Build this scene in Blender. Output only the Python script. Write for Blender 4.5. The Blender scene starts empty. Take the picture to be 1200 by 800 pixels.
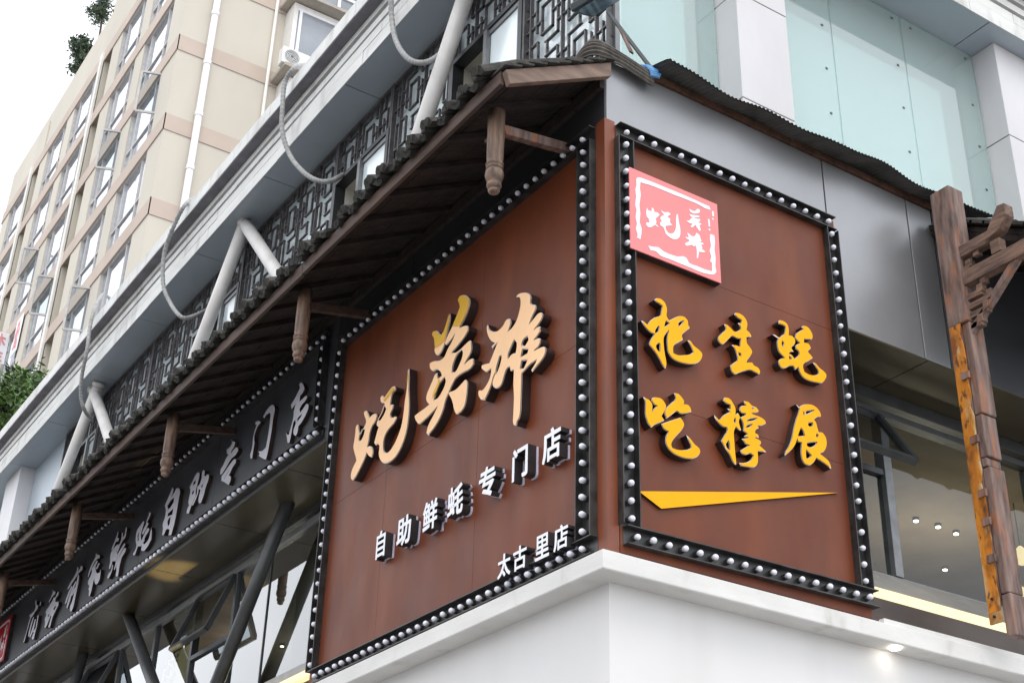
import bpy, math, random
from mathutils import Vector, Matrix
from mathutils.geometry import tessellate_polygon
import numpy as np
random.seed(7)
R = math.radians
scene = bpy.context.scene
# ------------------------------------------------------------------ camera
FPX = 1656.1
yaw, pitch, roll = R(147.43055), R(28.51440), R(1.65125)
F = Vector((math.cos(pitch)*math.cos(yaw), math.cos(pitch)*math.sin(yaw), math.sin(pitch)))
r0 = F.cross(Vector((0, 0, 1))).normalized(); u0 = r0.cross(F)
RT = math.cos(roll)*r0 + math.sin(roll)*u0
UP = -math.sin(roll)*r0 + math.cos(roll)*u0
CAM = Vector((5.63115, -4.23134, 1.6))
cd = bpy.data.cameras.new('camera'); cam = bpy.data.objects.new('camera', cd)
scene.collection.objects.link(cam)
cam.matrix_world = Matrix(((RT.x, UP.x, -F.x, CAM.x), (RT.y, UP.y, -F.y, CAM.y), (RT.z, UP.z, -F.z, CAM.z), (0, 0, 0, 1)))
cd.sensor_width = 36; cd.lens = FPX/1200*36; cd.clip_end = 2000; cd.clip_start = 0.05
scene.camera = cam
# ------------------------------------------------------------------ sky, sun, exposure (bright overcast day)
w = bpy.data.worlds.new('World'); scene.world = w; w.use_nodes = True
nt = w.node_tree; nt.nodes.clear()
sky = nt.nodes.new('ShaderNodeTexSky'); sky.sky_type = 'NISHITA'; sky.sun_disc = False
SUN_EL, SUN_AZ = R(58), R(-28)
sky.sun_elevation = SUN_EL; sky.sun_rotation = R(90) - SUN_AZ; sky.dust_density = 4; sky.air_density = 1.0
mixn = nt.nodes.new('ShaderNodeMix'); mixn.data_type = 'RGBA'; mixn.inputs[0].default_value = 0.92
mixn.inputs[7].default_value = (9.9, 10.2, 10.7, 1)          # the even white cloud deck
bg = nt.nodes.new('ShaderNodeBackground'); bg.inputs[1].default_value = 0.1
out = nt.nodes.new('ShaderNodeOutputWorld')
nt.links.new(sky.outputs[0], mixn.inputs[6]); nt.links.new(mixn.outputs[2], bg.inputs[0]); nt.links.new(bg.outputs[0], out.inputs[0])
sd = bpy.data.lights.new('sun', 'SUN'); sd.energy = 0.5; sd.angle = R(25); sd.color = (1, 0.96, 0.9)
so = bpy.data.objects.new('sun', sd); scene.collection.objects.link(so)
sdir = Vector((math.cos(SUN_EL)*math.cos(SUN_AZ), math.cos(SUN_EL)*math.sin(SUN_AZ), math.sin(SUN_EL)))
so.rotation_euler = sdir.to_track_quat('Z', 'Y').to_euler(); so.location = (6, -6, 30)
vs = scene.view_settings; vs.view_transform = 'Standard'; vs.look = 'None'; vs.gamma = 1; vs.exposure = 0.95
scene.cycles.max_bounces = 8; scene.cycles.transparent_max_bounces = 16; scene.cycles.sample_clamp_indirect = 4
scene.cycles.use_denoising = True

# ------------------------------------------------------------------ pixel helpers (a pixel gives a ray, the wall gives the distance)
def ray(x, y): return F*FPX + RT*(x-600) - UP*(y-400)
def onx(x, y, X=0.0): d = ray(x, y); return CAM + d*((X-CAM.x)/d.x)
def ony(x, y, Y=0.0): d = ray(x, y); return CAM + d*((Y-CAM.y)/d.y)
def onz(x, y, Z=0.0): d = ray(x, y); return CAM + d*((Z-CAM.z)/d.z)

# ------------------------------------------------------------------ materials
M = {}
def mat(name, col, rough=0.6, metal=0.0, var=0.15, scale=6.0, bump=0.0, bscale=None, col2=None, stretch=(1, 1, 1), spec=0.5, emit=None, estr=0, coat=0, bdist=0.01, detail=6, lo=0.35, hi=0.68, rvar=0.0):
    m = bpy.data.materials.new(name); m.use_nodes = True
    t = m.node_tree; b = t.nodes['Principled BSDF']
    b.inputs['Roughness'].default_value = rough; b.inputs['Metallic'].default_value = metal
    b.inputs['Specular IOR Level'].default_value = spec; b.inputs['Coat Weight'].default_value = coat
    b.inputs['Coat Roughness'].default_value = 0.15
    tc = t.nodes.new('ShaderNodeTexCoord'); mp = t.nodes.new('ShaderNodeMapping'); mp.inputs['Scale'].default_value = stretch
    t.links.new(tc.outputs['Object'], mp.inputs['Vector'])
    n = t.nodes.new('ShaderNodeTexNoise'); n.inputs['Scale'].default_value = scale; n.inputs['Detail'].default_value = detail; n.inputs['Roughness'].default_value = 0.6
    t.links.new(mp.outputs[0], n.inputs['Vector'])
    rmp = t.nodes.new('ShaderNodeValToRGB')
    c2 = col2 if col2 else tuple(c*(1-var*2) for c in col)
    c1 = col if col2 else tuple(min(1, c*(1+var)) for c in col)
    rmp.color_ramp.elements[0].color = (*c2, 1); rmp.color_ramp.elements[1].color = (*c1, 1)
    rmp.color_ramp.elements[0].position = lo; rmp.color_ramp.elements[1].position = hi
    t.links.new(n.outputs[0], rmp.inputs[0]); t.links.new(rmp.outputs[0], b.inputs['Base Color'])
    if rvar:
        mr = t.nodes.new('ShaderNodeMapRange'); mr.inputs[3].default_value = max(0.02, rough-rvar); mr.inputs[4].default_value = min(1, rough+rvar)
        n3 = t.nodes.new('ShaderNodeTexNoise'); n3.inputs['Scale'].default_value = scale*2.3; n3.inputs['Detail'].default_value = 4
        t.links.new(mp.outputs[0], n3.inputs['Vector']); t.links.new(n3.outputs[0], mr.inputs[0]); t.links.new(mr.outputs[0], b.inputs['Roughness'])
    if bump:
        n2 = t.nodes.new('ShaderNodeTexNoise'); n2.inputs['Scale'].default_value = bscale or scale*4; n2.inputs['Detail'].default_value = 5
        t.links.new(mp.outputs[0], n2.inputs['Vector'])
        bp = t.nodes.new('ShaderNodeBump'); bp.inputs['Strength'].default_value = bump; bp.inputs['Distance'].default_value = bdist
        t.links.new(n2.outputs[0], bp.inputs['Height']); t.links.new(bp.outputs[0], b.inputs['Normal'])
    if emit:
        b.inputs['Emission Color'].default_value = (*emit, 1); b.inputs['Emission Strength'].default_value = estr
    M[name] = m; return m
def glass(name, tint, ior=1.5, rough=0.0, boost=1.0, haze=0.0, hazecol=(0.6, 0.7, 0.7)):
    m = bpy.data.materials.new(name); m.use_nodes = True; t = m.node_tree; t.nodes.clear()
    o = t.nodes.new('ShaderNodeOutputMaterial'); tr = t.nodes.new('ShaderNodeBsdfTransparent'); tr.inputs[0].default_value = (*tint, 1)
    g = t.nodes.new('ShaderNodeBsdfGlossy'); g.inputs['Roughness'].default_value = rough
    fr = t.nodes.new('ShaderNodeFresnel'); fr.inputs[0].default_value = ior
    mu = t.nodes.new('ShaderNodeMath'); mu.operation = 'MULTIPLY'; mu.inputs[1].default_value = boost; mu.use_clamp = True
    mx = t.nodes.new('ShaderNodeMixShader')
    ge = t.nodes.new('ShaderNodeNewGeometry'); iv = t.nodes.new('ShaderNodeMath'); iv.operation = 'SUBTRACT'; iv.inputs[0].default_value = 1
    m3 = t.nodes.new('ShaderNodeMath'); m3.operation = 'MULTIPLY'
    t.links.new(ge.outputs['Backfacing'], iv.inputs[1]); t.links.new(fr.outputs[0], mu.inputs[0]); t.links.new(mu.outputs[0], m3.inputs[0]); t.links.new(iv.outputs[0], m3.inputs[1]); t.links.new(m3.outputs[0], mx.inputs[0])
    src = tr
    if haze:
        df = t.nodes.new('ShaderNodeBsdfDiffuse'); df.inputs[0].default_value = (*hazecol, 1)
        m2 = t.nodes.new('ShaderNodeMixShader'); m2.inputs[0].default_value = haze
        t.links.new(tr.outputs[0], m2.inputs[1]); t.links.new(df.outputs[0], m2.inputs[2]); src = m2
    t.links.new(src.outputs[0], mx.inputs[1]); t.links.new(g.outputs[0], mx.inputs[2]); t.links.new(mx.outputs[0], o.inputs[0])
    M[name] = m; return m
mat('white_wall', (0.69, 0.68, 0.67), 0.55, var=0.02, scale=1.2, bump=0.05, bscale=40)
mat('ledge_white', (0.68, 0.67, 0.645), 0.6, var=0.05, scale=2.0, bump=0.08, bscale=30, stretch=(1, 1, 3))
mat('corten', (0.172, 0.040, 0.0115), 0.5, spec=0.33, var=0.0, col2=(0.110, 0.026, 0.0105), scale=1.7, stretch=(1, 1, 0.55), bump=0.05, bscale=14, bdist=0.004, rvar=0.13, lo=0.32, hi=0.7)
def add_streaks(name, col, amount=0.5, scale=7, stretch=(1.6, 1.6, 0.07), lo=0.52, hi=0.75):
    """rain and rust streaks running down a surface"""
    t = M[name].node_tree; b = t.nodes['Principled BSDF']; src = b.inputs['Base Color'].links[0].from_socket
    tc = t.nodes.new('ShaderNodeTexCoord'); mp = t.nodes.new('ShaderNodeMapping'); mp.inputs['Scale'].default_value = stretch
    n = t.nodes.new('ShaderNodeTexNoise'); n.inputs['Scale'].default_value = scale; n.inputs['Detail'].default_value = 5
    mr = t.nodes.new('ShaderNodeMapRange'); mr.inputs[1].default_value = lo; mr.inputs[2].default_value = hi; mr.inputs[4].default_value = amount
    mx = t.nodes.new('ShaderNodeMix'); mx.data_type = 'RGBA'; mx.inputs[7].default_value = (*col, 1)
    t.links.new(tc.outputs['Object'], mp.inputs[0]); t.links.new(mp.outputs[0], n.inputs['Vector']); t.links.new(n.outputs[0], mr.inputs[0])
    t.links.new(mr.outputs[0], mx.inputs[0]); t.links.new(src, mx.inputs[6]); t.links.new(mx.outputs[2], b.inputs['Base Color'])
add_streaks('corten', (0.29, 0.09, 0.022), 0.28, scale=2.6, stretch=(1.2, 1.2, 0.3), lo=0.50, hi=0.8)
add_streaks('corten', (0.075, 0.024, 0.013), 0.35, scale=3.1, stretch=(1.2, 1.2, 0.16), lo=0.56, hi=0.8)
mat('corten_corner', (0.22, 0.055, 0.016), 0.45, col2=(0.15, 0.04, 0.02), scale=5, stretch=(1, 1, 0.3), bump=0.1)
mat('frame_black', (0.055, 0.054, 0.053), 0.36, metal=0.4, var=0.3, scale=9, bump=0.03)
mat('bulb', (0.78, 0.78, 0.86), 0.25, var=0.04, scale=30)
add_streaks('white_wall', (0.50, 0.49, 0.46), 0.22, scale=2.5, stretch=(1, 1, 0.10))
add_streaks('ledge_white', (0.36, 0.34, 0.29), 0.55, scale=4, stretch=(1, 1, 0.5), lo=0.58, hi=0.74)
mat('grey_alu', (0.32, 0.325, 0.335), 0.36, metal=0.55, var=0.05, scale=0.9, bump=0.015, bscale=2.0, rvar=0.06)
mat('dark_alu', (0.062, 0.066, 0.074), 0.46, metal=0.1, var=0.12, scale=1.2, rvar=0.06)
mat('black_alu', (0.036, 0.038, 0.041), 0.48, metal=0.1, var=0.12, scale=1.2)
mat('soffit_dark', (0.098, 0.082, 0.050), 0.30, metal=0.4, var=0.12, scale=1.0, rvar=0.05)
mat('soffit_blue', (0.46, 0.52, 0.575), 0.4, metal=0.25, var=0.05, scale=0.8, bump=0.01, bscale=1.5)
mat('joint', (0.02, 0.02, 0.02), 0.8)
mat('stone', (0.70, 0.70, 0.68), 0.7, var=0.12, scale=2.5, stretch=(0.5, 0.5, 2), bump=0.15, bscale=30, lo=0.2, hi=0.75)
add_streaks('stone', (0.34, 0.33, 0.30), 0.6, scale=5, stretch=(1, 1, 0.3), lo=0.54, hi=0.74)
mat('stone_dark', (0.20, 0.20, 0.22), 0.75, var=0.15, scale=4)
mat('lattice', (0.080, 0.073, 0.075), 0.45, var=0.25, scale=10)
mat('pale_glass', (0.74, 0.83, 0.85), 0.10, var=0.04, scale=1.0, coat=0.8, spec=0.8)
mat('window_frame', (0.055, 0.058, 0.062), 0.4, metal=0.3, var=0.15, scale=8)
mat('window_frame_grey', (0.22, 0.225, 0.23), 0.4, metal=0.4, var=0.1, scale=8)
mat('cream', (0.62, 0.60, 0.52), 0.8, var=0.06, scale=1.5)
mat('pillar', (0.60, 0.59, 0.60), 0.38, var=0.05, scale=1.2, stretch=(1, 1, 0.4), bump=0.02, bscale=3)
mat('board_white', (0.84, 0.87, 0.875), 0.8, var=0.02)
mat('back_plaster', (0.36, 0.385, 0.35), 0.85, var=0.12, scale=2)
mat('tube_white', (0.60, 0.58, 0.56), 0.45, var=0.08, scale=4, stretch=(1, 1, 0.5), bump=0.05)
mat('tube_grey', (0.065, 0.068, 0.070), 0.4, metal=0.2, var=0.15, scale=4)
mat('hose', (0.33, 0.33, 0.325), 0.55, var=0.12, scale=12)
mat('wood_dark', (0.105, 0.062, 0.045), 0.7, var=0.0, col2=(0.045, 0.028, 0.022), scale=4, stretch=(0.4, 3, 6), bump=0.3, bscale=20)
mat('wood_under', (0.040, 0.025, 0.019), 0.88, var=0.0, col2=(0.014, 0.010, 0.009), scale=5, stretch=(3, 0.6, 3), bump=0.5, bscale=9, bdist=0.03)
mat('wood_barge', (0.25, 0.165, 0.12), 0.65, var=0.0, col2=(0.13, 0.085, 0.065), scale=5, stretch=(3, 0.7, 3), bump=0.3, bscale=18)
mat('wood_post', (0.27, 0.165, 0.11), 0.6, var=0.0, col2=(0.075, 0.05, 0.038), scale=7, stretch=(4, 4, 0.6), bump=0.4, bscale=14)
mat('wood_weathered', (0.27, 0.18, 0.15), 0.75, var=0.0, col2=(0.075, 0.045, 0.038), scale=6, stretch=(3, 3, 0.5), bump=0.6, bscale=16, detail=8)
mat('wood_arm', (0.24, 0.14, 0.095), 0.75, var=0.0, col2=(0.075, 0.045, 0.036), scale=7, stretch=(0.7, 4, 4), bump=0.6, bscale=14, detail=8)
mat('tile', (0.066, 0.062, 0.053), 0.9, var=0.0, col2=(0.018, 0.018, 0.017), scale=14, bump=0.8, bscale=35, detail=8)
mat('corrugated', (0.10, 0.094, 0.088), 0.55, var=0.2, scale=5, bump=0.1)
mat('corrugated_brown', (0.13, 0.115, 0.10), 0.6, var=0.25, scale=6, stretch=(1, 3, 1))
mat('tarp_blue', (0.12, 0.32, 0.62), 0.6, var=0.25, scale=15)
mat('rust_strip', (0.10, 0.045, 0.025), 0.8, var=0.3, scale=20)
mat('rust_orange', (0.62, 0.22, 0.018), 0.6, var=0.0, col2=(0.23, 0.07, 0.012), scale=7, stretch=(1, 1, 0.5), bump=0.2, lo=0.38, hi=0.55)
add_streaks('wood_weathered', (0.36, 0.13, 0.05), 0.6, scale=6, stretch=(2, 2, 0.6), lo=0.55, hi=0.68)
add_streaks('rust_orange', (0.56, 0.40, 0.19), 0.9, scale=5, stretch=(2, 2, 0.8), lo=0.54, hi=0.62)
add_streaks('rust_orange', (0.10, 0.04, 0.02), 0.9, scale=11, stretch=(2, 2, 0.9), lo=0.60, hi=0.66)
mat('primer_yellow', (0.50, 0.37, 0.20), 0.6, var=0.0, col2=(0.36, 0.15, 0.03), scale=9, bump=0.2)
mat('zinc', (0.25, 0.25, 0.26), 0.5, metal=0.6, var=0.2)
mat('flashing', (0.060, 0.040, 0.030), 0.5, var=0.2, scale=4, stretch=(1, 0.4, 1))
mat('led', (0.4, 0.33, 0.2), 0.5, emit=(1.0, 0.78, 0.42), estr=0.62)
mat('bulb_lit', (1, 1, 1), 0.5, emit=(1.0, 0.93, 0.8), estr=9)
mat('sill_grey', (0.30, 0.29, 0.27), 0.4, var=0.08)
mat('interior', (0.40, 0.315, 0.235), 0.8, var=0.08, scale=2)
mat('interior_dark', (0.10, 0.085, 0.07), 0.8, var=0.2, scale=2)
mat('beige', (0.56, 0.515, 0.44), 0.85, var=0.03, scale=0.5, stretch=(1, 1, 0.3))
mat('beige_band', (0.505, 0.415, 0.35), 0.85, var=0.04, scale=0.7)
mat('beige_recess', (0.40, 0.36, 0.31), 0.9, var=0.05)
mat('beige_white', (0.74, 0.72, 0.68), 0.7, var=0.04)
mat('far_glass', (0.66, 0.70, 0.78), 0.06, metal=0.85, var=0.12, scale=0.25)
mat('far_glass_grey', (0.30, 0.32, 0.35), 0.10, var=0.12, scale=0.4)
mat('far_frame', (0.50, 0.485, 0.47), 0.5, var=0.08)
mat('white_pvc', (0.80, 0.80, 0.82), 0.4, var=0.02)
mat('bark', (0.10, 0.08, 0.06), 0.9, var=0.2)
mat('leaf_a', (0.055, 0.115, 0.035), 0.5, var=0.4, scale=3)
mat('leaf_b', (0.12, 0.22, 0.04), 0.5, var=0.4, scale=3)
mat('leaf_c', (0.10, 0.135, 0.10), 0.6, var=0.4, scale=3)  # lighter, greyer green with distance haze put into the colour
mat('paving', (0.27, 0.26, 0.25), 0.8, var=0.1, scale=0.8)
mat('asphalt', (0.055, 0.055, 0.057), 0.9, var=0.2, scale=8)
mat('peach', (0.95, 0.58, 0.30), 0.5, var=0.02)
mat('gold', (0.68, 0.37, 0.005), 0.5, var=0.04)
mat('yellow', (0.86, 0.40, 0.002), 0.5, spec=0.15, var=0.02)
mat('letter_rim', (0.62, 0.60, 0.60), 0.35, metal=0.4, var=0.03)
mat('letter_side', (0.030, 0.016, 0.014), 0.5, var=0.2)
mat('white_letter', (0.82, 0.82, 0.86), 0.4, var=0.02)
mat('dark_side', (0.040, 0.036, 0.038), 0.45, var=0.2)
mat('acrylic_back', (0.70, 0.69, 0.85), 0.3, var=0.03)
mat('silver_letter', (0.66, 0.65, 0.71), 0.4, metal=0.1, var=0.05)
mat('pink', (0.82, 0.215, 0.215), 0.35, var=0.02)  # red acrylic with the sky glare put into its base colour
mat('red', (0.50, 0.018, 0.026), 0.35, var=0.04)
mat('print_white', (0.84, 0.80, 0.86), 0.4, var=0.03)
mat('print_red', (0.78, 0.33, 0.33), 0.6)
mat('ac_white', (0.72, 0.72, 0.70), 0.5, var=0.03)
mat('ac_grille', (0.14, 0.14, 0.15), 0.6)
mat('lamp_body', (0.045, 0.055, 0.06), 0.4)
mat('lamp_glass', (0.16, 0.25, 0.32), 0.1, var=0.2, scale=12)
mat('disc_yellow', (0.62, 0.53, 0.30), 0.6, emit=(1, 0.85, 0.5), estr=0.25)
glass('clear_glass', (0.82, 0.85, 0.82), 1.5, boost=1.15)
glass('front_glass', (0.62, 0.66, 0.64), 1.5, boost=3.2)
glass('aqua_glass', (0.80, 0.90, 0.885), 1.5, boost=1.6, rough=0.03, haze=0.30, hazecol=(0.72, 0.82, 0.815))
glass('sash_glass', (0.75, 0.8, 0.82), 1.5, boost=2.0)

# ------------------------------------------------------------------ mesh builders
coll = scene.collection
class MB:
    def __init__(s): s.v = []; s.f = []; s.m = []
    def add(s, vs, fs, mi=0):
        o = len(s.v); s.v += [tuple(p) for p in vs]
        for f in fs: s.f.append(tuple(i+o for i in f)); s.m.append(mi)
    def box(s, a, b, mi=0):
        x0, y0, z0 = (min(a[i], b[i]) for i in range(3)); x1, y1, z1 = (max(a[i], b[i]) for i in range(3))
        s.add([(x0,y0,z0),(x1,y0,z0),(x1,y1,z0),(x0,y1,z0),(x0,y0,z1),(x1,y0,z1),(x1,y1,z1),(x0,y1,z1)],
              [(0,3,2,1),(4,5,6,7),(0,1,5,4),(1,2,6,5),(2,3,7,6),(3,0,4,7)], mi); return s
    def bar(s, a, b, wd, hg, up=(0,0,1), mi=0):
        a = Vector(a); b = Vector(b); d = (b-a).normalized(); sd = d.cross(Vector(up)).normalized(); u = sd.cross(d)
        q = [sd*(-wd/2)+u*(-hg/2), sd*(wd/2)+u*(-hg/2), sd*(wd/2)+u*(hg/2), sd*(-wd/2)+u*(hg/2)]
        s.add([a+k for k in q]+[b+k for k in q], [(3,2,1,0),(4,5,6,7),(0,1,5,4),(1,2,6,5),(2,3,7,6),(3,0,4,7)], mi); return s
    def tube(s, pts, rad, n=10, mi=0, cap=True):
        pts = [Vector(p) for p in pts]; rs = rad if isinstance(rad, (list, tuple)) else [rad]*len(pts)
        vs = []; ref = None
        for i, p in enumerate(pts):
            d = (pts[min(i+1, len(pts)-1)]-pts[max(i-1, 0)]).normalized()
            if ref is None: ref = Vector((0,0,1)) if abs(d.z) < 0.9 else Vector((1,0,0))
            a = d.cross(ref).normalized(); b = a.cross(d); ref = b
            ref = b
            for k in range(n):
                t = 2*math.pi*k/n; vs.append(p + (a*math.cos(t)+b*math.sin(t))*rs[i])
        fs = []
        for i in range(len(pts)-1):
            for k in range(n):
                fs.append((i*n+k, i*n+(k+1) % n, (i+1)*n+(k+1) % n, (i+1)*n+k))
        if cap: fs += [tuple(range(n-1, -1, -1)), tuple(range((len(pts)-1)*n, len(pts)*n))]
        s.add(vs, fs, mi); return s
    def lathe(s, c, prof, n=16, mi=0):
        vs = []; fs = []
        for (r_, z) in prof:
            for k in range(n):
                t = 2*math.pi*k/n; vs.append((c[0]+r_*math.cos(t), c[1]+r_*math.sin(t), c[2]+z))
        for i in range(len(prof)-1):
            for k in range(n): fs.append((i*n+k, i*n+(k+1) % n, (i+1)*n+(k+1) % n, (i+1)*n+k))
        fs += [tuple(range(n-1, -1, -1)), tuple(range((len(prof)-1)*n, len(prof)*n))]
        s.add(vs, fs, mi); return s
    def extr(s, poly, vec, mi=0):                       # planar polygon (3-D points) extruded along vec
        n = len(poly); vec = Vector(vec); p = [Vector(q) for q in poly]
        s.add(p+[q+vec for q in p], [tuple(range(n-1, -1, -1)), tuple(range(n, 2*n))]+[(i, (i+1) % n, n+(i+1) % n, n+i) for i in range(n)], mi); return s
    def mesh(s, name, mats, smooth=False):
        me = bpy.data.meshes.new(name); me.from_pydata(s.v, [], s.f)
        for m in (mats if isinstance(mats, (list, tuple)) else [mats]): me.materials.append(M[m])
        if any(s.m): me.polygons.foreach_set('material_index', s.m)
        if smooth: me.polygons.foreach_set('use_smooth', [True]*len(me.polygons))
        me.update(); return me
    def build(s, name, mats, parent=None, smooth=False, bevel=0, kind=None, label=None):
        o = bpy.data.objects.new(name, s.mesh(name, mats, smooth)); coll.objects.link(o)
        attach(o, parent)
        if bevel:
            b = o.modifiers.new('bevel', 'BEVEL'); b.width = bevel; b.segments = 2; b.limit_method = 'ANGLE'
        if kind: o['kind'] = kind
        if label: o['label'] = label
        return o
def attach(o, parent):
    if parent is not None:
        o.parent = parent
        if parent.parent is None: o.location = o.location - parent.location
def place(name, me, loc, parent=None, rot=None, scl=None):
    o = bpy.data.objects.new(name, me); coll.objects.link(o); o.location = loc
    if rot: o.rotation_euler = rot
    if scl: o.scale = scl
    attach(o, parent); return o
def tag(o, label, cat, group=None):
    o['label'] = label; o['category'] = cat
    if group: o['group'] = group
    return o
def thing(name, label, cat, loc=(0, 0, 0), group=None):
    o = bpy.data.objects.new(name, None); coll.objects.link(o); o.location = loc; o.empty_display_size = 0.2
    return tag(o, label, cat, group)

# ------------------------------------------------------------------ outlines traced on a wall plane
def smooth_poly(p, sub=3, sharp=62):
    n = len(p); res = []
    P = [Vector((a[0], a[1])) for a in p]
    tang = []
    for i in range(n):
        a, b, c = P[i-1], P[i], P[(i+1) % n]
        d1, d2 = b-a, c-b
        if d1.length < 1e-6 or d2.length < 1e-6: tang.append(None); continue
        ang = abs(math.degrees(d1.angle(d2)))
        tang.append(None if ang > sharp else (d1.normalized()+d2.normalized()).normalized())
    for i in range(n):
        a, b = P[i], P[(i+1) % n]; L = (b-a).length; d = (b-a)
        m0 = tang[i]*L if tang[i] else d; m1 = tang[(i+1) % n]*L if tang[(i+1) % n] else d
        for k in range(sub):
            t = k/sub; t2 = t*t; t3 = t2*t
            res.append(a*(2*t3-3*t2+1)+m0*(t3-2*t2+t)+b*(-2*t3+3*t2)+m1*(t3-t2))
    return res
def area2(p): return sum(p[i-1].x*p[i].y-p[i].x*p[i-1].y for i in range(len(p)))/2
def inset(p, d):
    n = len(p); sgn = 1 if area2(p) > 0 else -1; res = []
    for i in range(n):
        e1 = (p[i]-p[i-1]); e2 = (p[(i+1) % n]-p[i])
        if e1.length < 1e-9 or e2.length < 1e-9: res.append(p[i]); continue
        n1 = Vector((-e1.y, e1.x)).normalized()*sgn; n2 = Vector((-e2.y, e2.x)).normalized()*sgn
        nn = n1+n2
        if nn.length < 0.3: res.append(p[i]); continue
        nn.normalize(); res.append(p[i]+nn*min(d/max(0.45, nn.dot(n1)), d*1.8))
    return res
class Plane:                                            # wall frame: o origin, u along, v up, n outward
    def __init__(s, o, u, n): s.o = Vector(o); s.u = Vector(u); s.v = Vector((0, 0, 1)); s.n = Vector(n)
    def p(s, a, b, c=0.0): return s.o + s.u*a + s.v*b + s.n*c
    def px(s, x, y, c=0.0):
        d = ray(x, y); q = s.o+s.n*c; t = (q-CAM).dot(s.n)/d.dot(s.n); h = CAM+d*t-s.o
        return Vector((h.dot(s.u), h.dot(s.v)))
LP = Plane((0, 0, 0), (1, 0, 0), (0, -1, 0))
RP = Plane((0, 0, 0), (0, 1, 0), (1, 0, 0))
def fill(mb, pl, loops, c, mi):
    flat = [q for l in loops for q in l]
    tris = tessellate_polygon([[Vector((q.x, q.y, 0)) for q in l] for l in loops])
    vs = [pl.p(q.x, q.y, c) for q in flat]; fs = []
    for t in tris:
        a, b, d = (flat[i] for i in t)
        cr = (b-a).x*(d-a).y-(b-a).y*(d-a).x
        fs.append(t if cr > 0 else (t[0], t[2], t[1]))
    mb.add(vs, fs, mi)
def walls(mb, pl, loop, c0, c1, mi, hole=False):
    ccw = area2(loop) > 0
    if ccw == hole: loop = loop[::-1]
    n = len(loop)
    vs = [pl.p(q.x, q.y, c0) for q in loop]+[pl.p(q.x, q.y, c1) for q in loop]
    mb.add(vs, [(i, (i+1) % n, n+(i+1) % n, n+i) for i in range(n)], mi)
def letter(name, pl, shapes, parent, c0, c1, mats, rim=0.0045, overlays=(), back=None):
    """shapes: list of [outer, hole, hole...] in wall coordinates; mats = (side, rim, face[, overlay])"""
    mb = MB()
    for si, sh in enumerate(shapes):
        e = si*0.0006
        loops = [smooth_poly(l) for l in sh]
        for li, l in enumerate(loops): walls(mb, pl, l, c0, c1+e, 0, li > 0)
        if rim:
            fill(mb, pl, loops, c1+e, 1)
            ins = [inset(loops[0], rim)]+[inset(h, -rim*0.7) for h in loops[1:]]
            fill(mb, pl, ins, c1+0.006+e, 2)
        else: fill(mb, pl, loops, c1+e, 1)
    for ov in overlays: fill(mb, pl, [[Vector(q) for q in ov]], c1+0.0095, 3)
    return mb.build(name, list(mats), parent)
def crop(pl, c, x0, y0, s, pts): return [pl.px(x0+a/s, y0+b/s, c) for a, b in pts]

# ================================================================== GROUND
mb = MB(); mb.add([(-150, -150, 0), (150, -150, 0), (150, 150, 0), (-150, 150, 0)], [(0, 1, 2, 3)])
mb.build('ground', 'paving', kind='structure')
mb = MB(); mb.add([(-120, -24, 0.004), (120, -24, 0.004), (120, -9, 0.004), (-120, -9, 0.004)], [(0, 1, 2, 3)])
mb.build('road', 'asphalt', kind='structure')

# ================================================================== SHOP BUILDING
XL, YR = -22.0, 12.0                 # ends of the two street fronts
GX, GY = -0.55, 0.55                 # glass planes of the first floor
UX, UY = -0.54, 0.50                 # upper floor planes
ZF0, ZF1, ZS = 6.17, 7.44, 10.05     # fascia bottom / top, upper soffit
shop = thing('shop_building', 'corner shop building with white base, grey metal fascia and lattice upper floor', 'building')
# white ground-floor walls
fp = [(XL, 0.02), (-0.02, 0.02), (-0.02, YR), (-0.22, YR), (-0.22, 0.22), (XL, 0.22)]
MB().extr([(x_, y_, 0) for x_, y_ in fp], (0, 0, 4.035)).build('base_wall', 'white_wall', shop)
# ledge swept round the corner
prof = [(-0.3, 4.135), (0.13, 4.132), (0.13, 4.032), (0.122, 4.026), (0.02, 4.024), (-0.10, 4.024)]
mb = MB(); vs = []
for (o_, z) in prof: vs += [(XL, -o_, z), (o_, -o_, z), (o_, YR, z)]
fs = []
for i in range(len(prof)-1):
    for k in (0, 1): fs.append((i*3+k, i*3+3+k, i*3+4+k, i*3+1+k))
mb.add(vs, fs); mb.build('ledge', 'ledge_white', shop, bevel=0.004)
# floor slab that carries the first floor
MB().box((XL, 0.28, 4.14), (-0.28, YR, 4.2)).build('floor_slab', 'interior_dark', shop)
# --- fascia panels, left (dark) and right (grey up to the post), each a cassette with a joint
def cassette(lo, hi, m, name, ax, gap=0.006):
    a = list(lo); b = list(hi); a[ax] += gap; b[ax] -= gap
    return MB().box(a, b).build(name, m, shop, bevel=0.004)
edges = [0.0, -1.2, -2.4, -3.6, -4.3, -6.0, -7.9, -9.8, -11.7, -13.6, -15.5, -17.4, -19.3, XL]
for i in range(len(edges)-1):
    cassette((edges[i+1], 0.0, ZF0), (edges[i], 0.06, ZF1), 'dark_alu' if i > 2 else 'black_alu', 'fascia_panel', 0, 0.003)
MB().box((XL, 0.03, ZF0+0.01), (-0.05, 0.10, ZF1-0.01)).build('fascia_backing', 'joint', shop)
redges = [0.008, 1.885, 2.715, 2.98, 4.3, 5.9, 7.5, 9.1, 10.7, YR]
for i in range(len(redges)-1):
    cassette((-0.06, redges[i], ZF0), (0.0, redges[i+1], 7.475), 'grey_alu' if redges[i] < 2.9 else 'dark_alu', 'fascia_panel', 1)  # past the post the porch-roof shade is put into a darker metal
MB().box((-0.10, 0.12, ZF0+0.01), (-0.03, YR, ZF1-0.01)).build('fascia_backing', 'joint', shop)
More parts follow.
